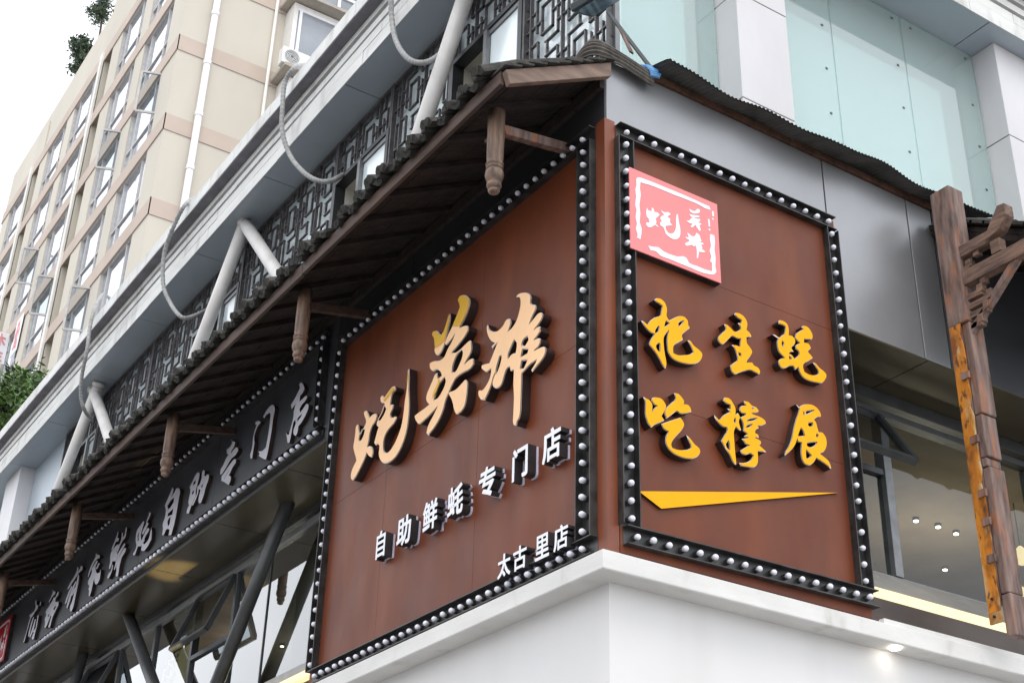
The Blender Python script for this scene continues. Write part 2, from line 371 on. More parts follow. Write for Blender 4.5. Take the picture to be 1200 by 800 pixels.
MB().box((XL, 0.06, ZF1-0.03), (-0.06, UY, ZF1)).build('fascia_roof', 'joint', shop)
MB().box((UX, 0.12, ZF1-0.026), (-0.06, YR, ZF1+0.004)).build('fascia_roof', 'joint', shop)
# lower soffit panels
xs = [-0.62, -2.5, -4.34, -5.85, -7.4, -8.95, -10.5, -12.05, -13.6, -15.15, -16.7, -18.25, XL]
for i in range(len(xs)-1):
    MB().box((xs[i+1]+0.005, 0.002, ZF0-0.012), (xs[i]-0.005, GY+0.05, ZF0+0.006)).build('soffit_panel', 'soffit_dark', shop)
ys = [0.7, 1.7, 2.735, 4.3, 5.9, 7.5, 9.1, 10.7, YR]
for i in range(len(ys)-1):
    MB().box((GX-0.05, ys[i]+0.005, ZF0-0.012), (-0.002, ys[i+1]-0.005, ZF0+0.006)).build('soffit_panel', 'soffit_dark', shop)
MB().box((XL, 0.06, ZF0+0.012), (-0.62, GY+0.06, ZF0+0.03)).build('soffit_backing', 'joint', shop)
MB().box((GX-0.05, 0.7, ZF0+0.012), (-0.06, YR, ZF0+0.03)).build('soffit_backing', 'joint', shop)
# --- interior shells behind the glass
def room(nm, lo, hi, m, ceil_m):
    (x0, y0, z0), (x1, y1, z1) = lo, hi
    b = MB()
    b.add([(x0,y0,z1),(x1,y0,z1),(x1,y1,z1),(x0,y1,z1)], [(0,1,2,3)], 1)
    b.add([(x0,y0,z0),(x1,y0,z0),(x1,y1,z0),(x0,y1,z0)], [(0,3,2,1)], 0)
    return b
b = room('r', (XL, GY+0.1, 4.21), (-5.6, 6.0, 6.10), 0, 0)
b.add([(XL,6.0,4.21),(-5.6,6.0,4.21),(-5.6,6.0,6.1),(XL,6.0,6.1)], [(0,1,2,3)], 0)
b.add([(XL,GY+.1,4.21),(XL,6,4.21),(XL,6,6.1),(XL,GY+.1,6.1)], [(0,1,2,3)], 0)
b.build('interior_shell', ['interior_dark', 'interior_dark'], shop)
b = MB()
b.add([(-5.6,0.65,6.08),(GX-0.08,0.65,6.08),(GX-0.08,YR,6.08),(-5.6,YR,6.08)], [(0,1,2,3)], 0)
b.add([(-5.6,0.65,4.21),(GX-0.08,0.65,4.21),(GX-0.08,YR,4.21),(-5.6,YR,4.21)], [(0,1,2,3)], 1)
b.add([(-5.6,0.75,4.21),(-5.6,YR,4.21),(-5.6,YR,6.08),(-5.6,0.75,6.08)], [(0,1,2,3)], 0)
b.add([(-5.6,YR,4.21),(GX,YR,4.21),(GX,YR,6.08),(-5.6,YR,6.08)], [(0,1,2,3)], 0)
b.add([(-3.4,0.3,4.21),(-0.3,0.3,4.21),(-0.3,0.3,6.16),(-3.4,0.3,6.16)], [(0,1,2,3)], 1)
b.add([(-0.3,0.3,4.21),(-0.3,1.9,4.21),(-0.3,1.9,6.16),(-0.3,0.3,6.16)], [(0,1,2,3)], 1)
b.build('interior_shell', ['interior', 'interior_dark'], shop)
# --- right street front glazing
def pane(lo, hi, m, name='glass_pane', parent=shop): return MB().box(lo, hi).build(name, m, parent)
def frame_bar(lo, hi, m='window_frame'): return MB().box(lo, hi).build('window_frame', m, shop, bevel=0.003)
frame_bar((GX-0.04, 1.95, 4.737), (GX+0.03, YR, 4.775), 'window_frame_grey')
frame_bar((GX-0.04, 1.95, 6.06), (GX+0.04, YR, 6.156))
frame_bar((GX-0.038, 1.95, 5.955), (GX+0.05, YR, 6.0))
for y_ in (2.77, 4.35, 5.9, 7.5, 9.1, 10.7): frame_bar((GX-0.045, y_, 4.777), (GX+0.04, y_+0.075, 5.953), 'window_frame_grey')
frame_bar((GX-0.035, 2.0, 5.50), (GX+0.03, 2.768, 5.545))
frame_bar((GX-0.035, 1.95, 4.777), (GX+0.03, 2.02, 5.953))
pane((GX-0.006, 2.02, 4.777), (GX, 2.768, 5.498), 'clear_glass')
ylist = [2.847, 4.348, 4.427, 5.898, 5.977, 7.498, 7.577, 9.098, 9.177, 10.698]
for i in range(0, len(ylist), 2): pane((GX-0.006, ylist[i], 4.777), (GX, ylist[i+1], 5.953), 'clear_glass')
pane((GX-0.006, 1.95, 6.002), (GX, YR, 6.058), 'clear_glass')
def awning(pl, u0_, u1_, z0, z1, outw, parent, m='window_frame'):
    """top-hung sash swung outwards by outw at the foot, on plane pl at offset 0"""
    b = MB(); tl, tr = pl.p(u0_, z1, 0.03), pl.p(u1_, z1, 0.03); bl, br = pl.p(u0_, z0, outw), pl.p(u1_, z0, outw)
    nrm = (tr-tl).cross(bl-tl).normalized()
    for p, q in ((tl, tr), (bl, br), (tl, bl), (tr, br)): b.bar(p, q, 0.04, 0.05, up=nrm)
    s_ = b.build('awning_sash', m, parent)
    e = nrm*0.003
    gl = MB(); gl.add([tl+e, tr+e, br+e, bl+e, tl-e, tr-e, br-e, bl-e], [(0,1,2,3),(7,6,5,4),(0,4,5,1),(1,5,6,2),(2,6,7,3),(3,7,4,0)])
    gl.build('sash_glass', 'sash_glass', s_)
    st = MB(); mid0 = tl.lerp(bl, 0.72); st.bar(mid0, pl.p(u0_, z0+0.30*(z1-z0)+0.12, 0.02), 0.014, 0.014); st.build('stay', 'zinc', s_)
GPR = Plane((GX, 0, 0), (0, 1, 0), (1, 0, 0)); GPL = Plane((0, GY, 0), (1, 0, 0), (0, -1, 0))
awning(GPR, 2.03, 2.76, 5.50, 5.95, 0.32, shop)
# sloping sill, LED strip and brown flashing under the right glazing
lz1, lz0 = onx(1012, 684, -0.06).z, onx(1012, 696, -0.06).z
b = MB(); b.extr([(-0.062, 1.95, lz1+0.004), (GX+0.04, 1.95, 4.76), (GX+0.04, 1.95, 4.70), (-0.062, 1.95, lz1-0.03)], (0, YR-1.95, 0)); b.build('sloping_sill', 'sill_grey', shop)
MB().box((-0.075, 1.95, lz0), (-0.05, YR, lz1)).build('led_strip', 'led', shop)
b = MB(); b.box((-0.42, 1.9, 4.137), (-0.045, YR, lz0-0.002)); b.build('brown_flashing', 'flashing', shop, bevel=0.004)
b = MB(); b.box((0.055, 1.93, 4.14), (0.10, YR, 4.175)); b.build('pale_channel', 'ledge_white', shop, bevel=0.004)
# --- left street front glazing
MB().box((XL, GY-0.06, 4.21), (-3.3, GY+0.05, 4.62)).build('sill_upstand', 'flashing', shop)
MB().box((XL, GY-0.10, 4.622), (-3.3, GY+0.05, 4.70)).build('sill', 'sill_grey', shop)
MB().box((XL, GY-0.13, 4.56), (-3.4, GY-0.062, 4.615)).build('led_strip', 'led', shop)
frame_bar((XL, GY-0.03, 6.10), (-3.3, GY+0.04, 6.156))
frame_bar((XL, GY-0.035, 5.98), (-3.3, GY+0.04, 6.04), 'window_frame_grey')
lx = [-3.35, -4.66, -5.75, -6.50, -7.48, -8.6, -9.7, -10.8, -11.9, -13.0, -14.1, -15.2, -16.3, -17.4, -18.5, -19.6, XL]
for i in range(1, len(lx)-1):
    if i in (1, 2): frame_bar((lx[i]-0.006, GY-0.012, 4.702), (lx[i]+0.006, GY+0.012, 5.978))
    else: frame_bar((lx[i]-0.03, GY-0.03, 4.702), (lx[i]+0.03, GY+0.04, 5.978))
for i in range(len(lx)-1):
    opening = i in (3, 6, 9)
    z1 = 5.35 if opening else 5.978
    pane((lx[i+1]+0.03, GY-0.003, 4.702), (lx[i]-0.03, GY+0.003, z1), 'front_glass')
    if opening:
        frame_bar((lx[i+1]+0.031, GY-0.03, 5.352), (lx[i]-0.031, GY+0.03, 5.40))
        awning(GPL, lx[i+1]+0.05, lx[i]-0.05, 5.42, 5.96, 0.24, shop)
pane((XL, GY-0.003, 6.041), (-3.3, GY+0.003, 6.098), 'front_glass')
# raking grey tubes behind the first-floor front
for (a, b_, y_) in (((345, 588), (255, 800), 0.33), ((153, 722), (178, 800), 0.33), ((107, 765), (80, 830), 0.42), ((20, 838), (40, 880), 0.33)):
    t0 = onz(a[0], a[1], ZF0); t1 = ony(b_[0], b_[1], y_); t0.y = y_; d = (t1-t0); k = (4.16-t0.z)/d.z
    MB().tube([t0+Vector((0, 0, 0.05)), t0+d*k], 0.062, 16).build('raking_tube', 'tube_grey', shop, smooth=True)
# --- upper floor, left: backing, windows, lattice screens
UPL = Plane((0, UY, 0), (1, 0, 0), (0, -1, 0)); UPR = Plane((UX, 0, 0), (0, 1, 0), (1, 0, 0))
wins = [(-2.80, -1.68, -2.22), (-5.02, -3.90, -4.46), (-8.14, -7.30, -7.76), (-13.05, -12.03, -12.38)]
ZH = 9.50
solid = []; prev = UX
for (a, b_, m_) in wins: solid.append((b_, prev)); prev = a
solid.append((-13.62, prev))
for (a, b_) in solid: MB().box((a, UY+0.03, ZF1), (b_, UY+0.06, ZS)).build('pale_glazing', 'pale_glass', shop)
for (a, b_, m_) in wins: MB().box((a, UY+0.03, ZH+0.05), (b_, UY+0.06, ZS)).build('pale_glazing', 'pale_glass', shop)
for (a, b_, m_) in wins:
    fr = MB()
    fr.box((a, UY-0.06, ZH), (b_, UY+0.05, ZH+0.048)); fr.box((a, UY-0.06, ZF1), (a+0.05, UY+0.05, ZH-0.001)); fr.box((b_-0.05, UY-0.06, ZF1), (b_, UY+0.05, ZH-0.001))
    wf = fr.build('window_frame', 'window_frame', shop)
    MB().box((m_-0.025, UY-0.07, ZF1), (m_+0.025, UY+0.0, ZH-0.002)).build('mullion', 'window_frame_grey', wf)
    sf = MB(); sf.box((m_+0.026, UY-0.045, ZH-0.05), (b_-0.051, UY-0.01, ZH-0.003)); sf.box((b_-0.085, UY-0.044, ZF1), (b_-0.052, UY-0.012, ZH-0.052)); sf.build('sash', 'window_frame_grey', wf)
    MB().box((m_+0.03, UY-0.028, ZF1), (b_-0.086, UY-0.022, ZH-0.053)).build('sash_glass', 'pale_glass', wf)
    rm = MB(); rm.add([(a+.05,UY+.9,ZF1),(b_+.2,UY+.9,ZF1),(b_+.2,UY+.9,ZH),(a+.05,UY+.9,ZH)], [(0,1,2,3)]); rm.add([(a+.05,UY+.05,ZF1),(a+.05,UY+.9,ZF1),(a+.05,UY+.9,ZH),(a+.05,UY+.05,ZH)], [(0,1,2,3)])
    rm.add([(a,UY+.05,ZH),(b_+.2,UY+.05,ZH),(b_+.2,UY+.9,ZH),(a,UY+.9,ZH)], [(0,1,2,3)]); rm.add([(b_+.2,UY+.05,ZF1),(b_+.2,UY+.9,ZF1),(b_+.2,UY+.9,ZH),(b_+.2,UY+.05,ZH)], [(0,1,2,3)])
    rm.build('room_reveal', 'cream', wf)
CW, CH = 0.43, 0.64
cell = [  # bars of one lattice cell on a 12 x 18 grid
 (4,5,4,13),(8,5,8,13),(4,5,8,5),(4,13,8,13),(2,2,2,11),(2,2,6.5,2),(10,7,10,16),(5.5,16,10,16),(8,9,12,9),(0,9,4,9),(6,0,6,2),(6,16,6,18),
 (0,5,2,5),(10,13,12,13),(0,14,2.5,14),(2.5,14,2.5,18),(9.5,0,9.5,4),(9.5,4,12,4),]
def lattice(x0, x1, z0, z1):
    mb = MB(); bw = 0.0115
    nx0 = math.floor((x0+13.62)/CW); nx1 = math.ceil((x1+13.62)/CW)
    for i in range(nx0, nx1+1):
        for j in range(0, 5):
            ox = -13.62+i*CW; oz = ZS-0.03-(j+1)*CH
            fl = (i+j) % 2
            if x0 < ox-0.008 and ox+0.008 < x1 and oz+CH > z0:
                mb.box((ox-bw/2, UY-0.041, max(z0, oz+0.001)), (ox+bw/2, UY-0.0085, min(z1, oz+CH-0.001)))
            for (a, c_, d, e) in cell:
                if fl: a, d = 12-d, 12-a
                X0, X1 = ox+min(a, d)/12*CW, ox+max(a, d)/12*CW; Z0, Z1 = oz+min(c_, e)/18*CH, oz+max(c_, e)/18*CH
                X0, X1 = max(X0-bw/2, x0), min(X1+bw/2, x1); Z0, Z1 = max(Z0-bw/2, z0), min(Z1+bw/2, z1)
                if X1-X0 < 0.01 or Z1-Z0 < 0.01: continue
                vert = (Z1-Z0) > (X1-X0)
                mb.box((X0, UY-0.034+(0.002 if vert else 0)+(0.0006*((i*3+j) % 3))+random.uniform(0, .0012), Z0), (X1, UY-0.008+random.uniform(0, .001), Z1))
    fr = 0.028
    mb.box((x0, UY-0.052, z0), (x0+fr, UY-0.004, z1)); mb.box((x1-fr, UY-0.052, z0), (x1, UY-0.004, z1))
    mb.box((x0+fr, UY-0.051, z1-fr), (x1-fr, UY-0.005, z1))
    return mb.build('lattice_screen', 'lattice', shop)
for (a, b_) in solid:
    n = max(1, round((b_-a)/1.9)); st = (b_-a)/n
    for k in range(n): lattice(a+k*st+0.004, a+(k+1)*st-0.004, ZF1+0.03, ZS-0.01)
for (a, b_, m_) in wins: lattice(a+0.002, b_-0.002, ZH+0.05, ZS-0.01)
# plain clad wall beyond the lattice, with a strip of glazing
MB().box((-15.2, UY-0.02, ZF1), (-13.63, UY+0.06, ZS)).build('wall_cladding', 'soffit_blue', shop)
MB().box((-16.0, UY-0.24, ZF1), (-15.21, UY+0.06, ZS)).build('pillar', 'pillar', shop)
MB().box((XL, UY, ZF1), (-16.01, UY+0.04, ZS)).build('pale_glazing', 'pale_glass', shop)
MB().box((XL, UY+0.95, ZF1), (UX-0.3, UY+1.0, ZS)).build('inner_wall', 'cream', shop)
# --- upper floor, right: glass sheets in front of a plastered wall, pillars
MB().box((UX-0.30, UY+0.07, ZF1), (UX-0.24, YR, ZS)).build('upper_wall', 'back_plaster', shop)
MB().box((UX-0.02, UY-0.01, ZF1), (UX+0.02, UY+0.03, ZS)).build('corner_trim', 'window_frame_grey', shop)
for (y0, y1) in ((UY+0.08, 1.30), (2.2, 4.24), (5.2, 8.9)):
    MB().box((UX-0.20, y0, ZF1), (UX-0.17, y1, 9.62)).build('white_backing', 'board_white', shop)  # pale boards behind the lower part of the glass sheets
for (y0, y1) in ((UY+0.035, 1.455), (2.0, 2.725), (2.735, 3.605), (3.615, 4.535), (5.01, 6.0), (6.01, 7.0), (7.01, 8.0), (8.01, 9.0)):
    gp = MB().box((UX-0.006, y0, ZF1), (UX+0.006, y1, ZS-0.003)).build('glass_sheet', 'aqua_glass', shop)
    if y0 > 1.9:
        for k in range(5):
            zz = 9.97 if k < 2 else 9.9-(k-1)*0.45; yy = y0+0.12 if k == 0 else (y1-0.1)
            MB().box((UX+0.007, yy-0.010, zz-0.008), (UX+0.012, yy+0.010, zz+0.008)).build('glass_clip', 'window_frame', gp)
PXF = -0.30
for (y0, y1) in ((1.465, 1.975), (4.545, 5.0), (9.02, 9.5)):
    for (z0, z1) in ((ZF1, 8.03), (8.04, 9.03), (9.04, ZS-0.004)):
        MB().box((UX-0.2, y0, z0), (PXF, y1, z1)).build('pillar_cladding', 'pillar', shop, bevel=0.004)
    MB().box((UX-0.1, y0+0.01, ZF1), (PXF-0.015, y1-0.01, ZS-0.01)).build('pillar_core', 'joint', shop)
# --- upper soffit and stone cornice on both fronts
OY, OX = 0.07, -0.13
xj = [-0.0, -0.5, -2.33, -4.17, -6.0, -7.84, -9.68, -11.52, -13.36, -15.2, -17.04, -18.88, XL]
xj[0] = OX
for i in range(len(xj)-1):
    MB().box((xj[i+1]+0.006, OY+0.01, ZS), (xj[i]-0.006, UY+0.06, ZS+0.02)).build('soffit_panel', 'soffit_blue', shop)
yj = [UY+0.065, 2.47, 4.31, 6.15, 7.99, 9.83, YR]
for i in range(len(yj)-1):
    MB().box((UX-0.06, yj[i]+0.006, ZS), (OX-0.01, yj[i+1]-0.006, ZS+0.02)).build('soffit_panel', 'soffit_blue', shop)
MB().box((XL, OY+0.02, ZS+0.022), (OX-0.02, UY+0.5, ZS+0.05)).build('soffit_backing', 'joint', shop)
MB().box((UX-0.4, UY+0.5, ZS+0.023), (OX-0.02, YR, ZS+0.05)).build('soffit_backing', 'joint', shop)
bands = [(0.0, 10.05, 10.20, 0.0), (0.0, 10.204, 10.31, -0.004), (-0.0, 10.355, 10.435, 0.0), (0.012, 10.48, 10.552, 0.0), (0.125, 10.567, 10.74, 0.0)]
for bi, (outw, z0, z1, _) in enumerate(bands):
    k = 0; x = OX+outw
    while x > XL:
        ln = (0.95 if bi != 0 else 1.84)+0.0*k
        x2 = max(XL, x-ln+(0.47 if (k == 0 and bi % 2) else 0))
        j = random.uniform(-0.0025, 0.0025)
        MB().box((x2+0.0025, OY-outw+j, z0-(0.003 if bi == 0 else 0)), (x-0.0025, OY+(0.009 if bi == 0 else 0.30), z1)).build('cornice_stone', 'stone', shop)
        x = x2; k += 1
    k = 0; y = OY+0.302
    while y < YR:
        ln = 0.95 if bi != 0 else 1.84
        y2 = min(YR, y+ln-(0.47 if (k == 0 and bi % 2) else 0))
        j = random.uniform(-0.0025, 0.0025)
        MB().box((OX-(0.009 if bi == 0 else 0.28), y+0.0025, z0-(0.003 if bi == 0 else 0)), (OX+outw+j, y2-0.0025, z1)).build('cornice_stone', 'stone', shop)
        y = y2; k += 1
MB().box((XL, OY-0.12, 10.554), (OX+0.12, OY+0.29, 10.565)).build('dark_underside', 'stone_dark', shop)  # thin slab that makes the underside of the top band darker
MB().box((OX-0.27, OY+0.295, 10.554), (OX+0.12, YR, 10.565)).build('dark_underside', 'stone_dark', shop)
MB().box((XL, OY+0.08, ZS+0.052), (OX-0.08, OY+0.28, 10.55)).build('cornice_core', 'stone_dark', shop)
MB().box((OX-0.26, OY+0.3, ZS+0.052), (OX-0.08, YR, 10.55)).build('cornice_core', 'stone_dark', shop)
MB().box((XL, 0.37, 10.66), (-0.4, YR, 10.70)).build('flat_roof', 'stone_dark', shop)
# white raking struts from the soffit down to the canopy
for (a, b_) in (((545, 0), (478, 190)), ((290, 266), (337, 342)), ((283, 275), (217, 442)), ((112, 463), (131, 528)), ((107, 474), (60, 588))):
    p0, p1 = ony(a[0], a[1], 0.28), ony(b_[0], b_[1], 0.22)
    d = p0-p1; top = p0+d*((ZS-0.0-p0.z)/d.z); bot = p0-d*((p0.z-7.46)/d.z)
    top.y = 0.28; bot.y = 0.22
    s_ = MB().tube([top, bot], 0.072, 18).build('raking_strut', 'tube_white', shop, smooth=True)
    MB().tube([top, top-d.normalized()*0.06], 0.085, 18).build('collar', 'tube_white', s_, smooth=True)

# ================================================================== BULB-FRAMED SIGNS
def dome_mesh(name, pl, r_=0.018):
    mb = MB(); prof_ = [(r_*0.72, 0.0), (r_*0.95, r_*0.5), (r_, r_*1.0), (r_*0.9, r_*1.45), (r_*0.62, r_*1.8), (r_*0.25, r_*1.97)]
    n = 10; vs = []; fs = []
    for (a, h) in prof_:
        for k in range(n):
            t = 2*math.pi*k/n; vs.append(pl.u*a*math.cos(t)+pl.v*a*math.sin(t)+pl.n*h)
    for i in range(len(prof_)-1):
        for k in range(n): fs.append((i*n+k, i*n+(k+1) % n, (i+1)*n+(k+1) % n, (i+1)*n+k))
    fs += [tuple(range((len(prof_)-1)*n, len(prof_)*n))]
    mb.add(vs, fs, 0)
    vs = []
    for (a, h) in ((r_*1.0, -0.019), (r_*1.0, -0.004), (r_*0.7, 0.001)):
        for k in range(8):
            t = 2*math.pi*k/8; vs.append(pl.u*a*math.cos(t)+pl.v*a*math.sin(t)+pl.n*h)
    mb.add(vs, [(i*8+k, i*8+(k+1) % 8, i*8+8+(k+1) % 8, i*8+8+k) for i in (0, 1) for k in range(8)], 1)
    return mb.mesh(name, ['bulb', 'frame_black'], True)
BM = {'L': dome_mesh('bulb', LP), 'R': dome_mesh('bulb', RP)}
def rail(pl, key, parent, a, b, sp, wd=0.105, dp=0.062, base=0.014, ext=0.0, off=0.0, bm=1.0, oneg=None, opos=None):
    """a bulb channel from wall point a to b (u, v): back plate, two flanges, bulbs as sub-parts"""
    a = Vector(a); b = Vector(b); d = (b-a).normalized(); pn = Vector((-d.y, d.x)); mb = MB()
    A, B = a-d*ext, b+d*ext
    def slab(o0, o1, c0, c1):
        q = [A+pn*o0, B+pn*o0, B+pn*o1, A+pn*o1]
        if area2(q) < 0: q = q[::-1]
        mb.extr([pl.p(t.x, t.y, c0) for t in q][::-1][::-1], pl.n*(c1-c0))
    on, op_ = -(oneg or wd/2), (opos or wd/2)
    slab(on, op_, 0.0+off, base+off)
    slab(on, on+0.006, base+off, dp+off); slab(op_-0.006, op_, base+off, dp+off)
    r_ = mb.build('frame_rail', 'frame_black', parent)
    n = max(1, round((b-a).length/sp))
    for k in range(n+1):
        t = a.lerp(b, k/n); j = Vector((random.uniform(-.002, .002), random.uniform(-.002, .002)))
        q_ = bm*random.uniform(0.95, 1.05); place('bulb', BM[key], pl.p(t.x+j.x, t.y+j.y, base+off+0.018), r_, scl=(q_, q_, q_), rot=(random.uniform(-.12, .12), random.uniform(-.12, .12), random.uniform(-.12, .12)))
    return r_
# ---- left corten sign
SL = thing('corner_sign', 'large brown sign board with peach brush-script characters and white bulb border', 'sign', (-1.8, 0, 4.2))
def sheets(pl, us, vs_, parent, m='corten'):
    for i in range(len(us)-1):
        for j in range(len(vs_)-1):
            a = pl.p(us[i]+0.0012, vs_[j]+0.0012, 0.003); b = pl.p(us[i+1]-0.0012, vs_[j+1]-0.0012, 0.012)
            MB().box(a, b).build('panel', m, parent)
sheets(LP, [-3.52, -2.56, -1.34, -0.075], [4.17, 5.527, 6.99], SL)
MB().box((-3.5, -0.001, 4.19), (-0.08, 0.03, 6.165)).build('backing', 'frame_black', SL)
rail(LP, 'L', SL, (-3.40, 6.925), (-0.17, 6.925), 0.103, ext=0.09)
rail(LP, 'L', SL, (-0.165, 4.33), (-0.165, 6.83), 0.100, ext=0.045, oneg=0.088, opos=0.05)
rail(LP, 'L', SL, (-3.445, 4.33), (-3.445, 6.83), 0.100, ext=0.045, wd=0.10)
rail(LP, 'L', SL, (-3.36, 4.235), (-0.17, 4.235), 0.103, ext=0.10)
for a, b_ in (((-0.075, -0.012, 4.15), (-0.0, -0.0, 7.0)), ((0.0, -0.012, 4.15), (0.012, 0.066, 7.0))): MB().box(a, b_).build('corner_trim', 'corten_corner', SL)
D = 0.075
def shp(pl, x0, y0, s, *loops, c=D): return [crop(pl, c, x0, y0, s, l) for l in loops]
PM = ('letter_side', 'letter_rim', 'peach', 'gold')
S = 514/90; X0, Y0 = 405, 425
letter('letter', LP, [
 shp(LP, X0, Y0, S, [(135,320),(150,330),(165,365),(185,345),(205,340),(215,355),(205,390),(180,430),(165,480),(160,520),(150,560),(165,557),(185,575),(187,610),(178,632),(160,625),(145,605),(135,635),(110,690),(85,740),(60,780),(42,782),(38,760),(45,720),(60,685),(75,655),(70,630),(60,595),(55,560),(62,520),(68,470),(72,430),(80,412),(90,420),(95,455),(100,470),(120,440),(135,415),(140,395),(130,360),(125,335)],
  [(120,445),(132,450),(125,480),(108,515),(95,520),(95,500),(105,470)]),
 shp(LP, X0, Y0, S, [(320,158),(338,168),(338,185),(320,205),(310,240),(305,280),(322,282),(322,300),(305,340),(310,365),(340,360),(345,375),(325,410),(290,450),(265,500),(258,540),(262,590),(285,600),(320,560),(350,500),(375,430),(390,350),(400,260),(412,180),(418,100),(420,50),(428,38),(430,100),(428,180),(432,280),(425,380),(410,470),(380,560),(340,630),(300,665),(260,672),(235,650),(225,610),(230,560),(215,545),(205,552),(195,535),(205,500),(215,460),(225,430),(212,420),(215,395),(240,350),(255,310),(265,280),(258,270),(240,265),(236,235),(248,218),(262,230),(290,195)],
  [(262,290),(275,310),(258,350),(232,390),(222,380),(245,340)])], SL, 0.012, D, PM,
 overlays=[crop(LP, D, X0, Y0, S, [(320,165),(333,173),(331,186),(266,262),(261,248),(300,195)]), crop(LP, D, X0, Y0, S, [(423,75),(427,75),(425,130),(417,135)])])
S = 400/90; X0, Y0 = 480, 340
letter('letter', LP, [
 shp(LP, X0, Y0, S, [(212,118),(215,150),(205,200),(180,300),(160,335),(142,338),(132,315),(135,290),(130,250),(118,235),(125,215),(145,212),(165,235),(180,215),(200,160)]),
 shp(LP, X0, Y0, S, [(262,35),(285,25),(305,35),(318,60),(310,100),(290,150),(265,195),(290,185),(308,190),(310,210),(290,245),(255,290),(225,325),(240,325),(270,305),(300,275),(318,262),(326,280),(325,320),(310,350),(290,385),(320,358),(335,360),(338,385),(320,410),(285,430),(245,460),(225,495),(210,530),(245,515),(275,485),(292,465),(305,480),(305,510),(300,560),(290,605),(270,635),(245,645),(235,625),(225,580),(205,540),(190,580),(180,620),(160,670),(130,720),(100,757),(90,745),(100,705),(125,655),(150,605),(120,640),(85,675),(55,697),(35,680),(28,655),(45,640),(80,615),(105,595),(90,575),(92,545),(110,500),(125,465),(135,440),(145,430),(152,460),(170,445),(165,430),(150,415),(125,422),(108,405),(108,380),(125,370),(160,365),(185,345),(200,310),(225,265),(240,230),(220,260),(195,285),(185,280),(205,230),(225,190),(245,140),(265,90),(262,70),(253,55)],
  [(272,310),(280,330),(265,380),(240,425),(225,425),(230,390),(250,340)], [(185,455),(190,480),(170,530),(150,560),(130,570),(140,540),(160,490)])], SL, 0.012, D, PM,
 overlays=[crop(LP, D, X0, Y0, S, [(210,128),(212,150),(202,200),(186,268),(138,303),(137,290),(133,250),(123,235),(128,219),(144,216),(165,240),(183,217),(202,160)]),
  crop(LP, D, X0, Y0, S, [(264,38),(285,29),(303,38),(314,60),(306,100),(287,150),(264,190),(229,188),(249,140),(268,90),(265,70),(257,55)]),
  crop(LP, D, X0, Y0, S, [(158,462),(165,480),(145,530),(122,566),(130,530),(150,490)])])
S = 4.71; X0, Y0 = 555, 335
letter('letter', LP, [
 shp(LP, X0, Y0, S, [(270,38),(300,40),(320,60),(318,90),(325,102),(345,108),(348,130),(330,165),(312,210),(340,175),(365,148),(383,155),(383,175),(360,215),(335,245),(350,230),(368,222),(372,250),(350,285),(335,300),(362,288),(372,300),(365,330),(335,360),(370,340),(395,338),(402,360),(390,395),(360,435),(325,475),(320,465),(345,425),(350,410),(310,440),(270,485),(268,560),(265,640),(262,700),(253,735),(246,745),(240,768),(232,770),(222,765),(222,700),(225,620),(222,540),(225,465),(205,470),(205,450),(190,455),(175,490),(160,540),(145,560),(110,555),(108,530),(125,480),(118,490),(100,550),(80,600),(65,630),(40,625),(28,595),(32,575),(50,575),(75,545),(95,500),(100,460),(75,475),(45,455),(50,435),(90,425),(105,390),(120,350),(135,315),(105,345),(100,335),(120,315),(95,300),(80,270),(75,235),(78,212),(95,245),(130,250),(165,220),(185,185),(205,185),(210,205),(195,250),(220,225),(240,190),(255,140),(262,95),(255,65),(235,62),(250,45)],
  [(228,300),(240,320),(235,370),(215,375),(195,400),(195,380),(210,340)], [(148,390),(158,388),(150,430),(130,485),(128,465)],
  [(300,280),(305,300),(285,330),(270,325),(275,305)], [(275,350),(305,350),(300,370),(265,390)], [(270,415),(300,410),(280,455),(262,455)])], SL, 0.012, D, PM)
# white block characters from the built-in typeface
def glyph(ch, h, offset):
    cu = bpy.data.curves.new('t', 'FONT'); cu.body = ch; cu.size = 1.0; cu.fill_mode = 'NONE'; cu.resolution_u = 3
    ob = bpy.data.objects.new('t', cu); coll.objects.link(ob)
    dg = bpy.context.evaluated_depsgraph_get(); me = bpy.data.meshes.new_from_object(ob.evaluated_get(dg), depsgraph=dg)
    nv = {v.index: [] for v in me.vertices}
    for e in me.edges: nv[e.vertices[0]].append(e.vertices[1]); nv[e.vertices[1]].append(e.vertices[0])
    loops = []; seen = set()
    for v in nv:
        if v in seen or not nv[v]: continue
        lp = [v]; seen.add(v); cur = v
        while True:
            nx = [q for q in nv[cur] if q not in seen]
            if not nx: break
            cur = nx[0]; seen.add(cur); lp.append(cur)
        loops.append([Vector(me.vertices[i].co[:2]) for i in lp])
    bpy.data.objects.remove(ob); bpy.data.curves.remove(cu); bpy.data.meshes.remove(me)
    return loops
def inside(p, poly):
    c = False
    for i in range(len(poly)):
        a, b = poly[i-1], poly[i]
        if (a.y > p.y) != (b.y > p.y) and p.x < (b.x-a.x)*(p.y-a.y)/(b.y-a.y)+a.x: c = not c
    return c
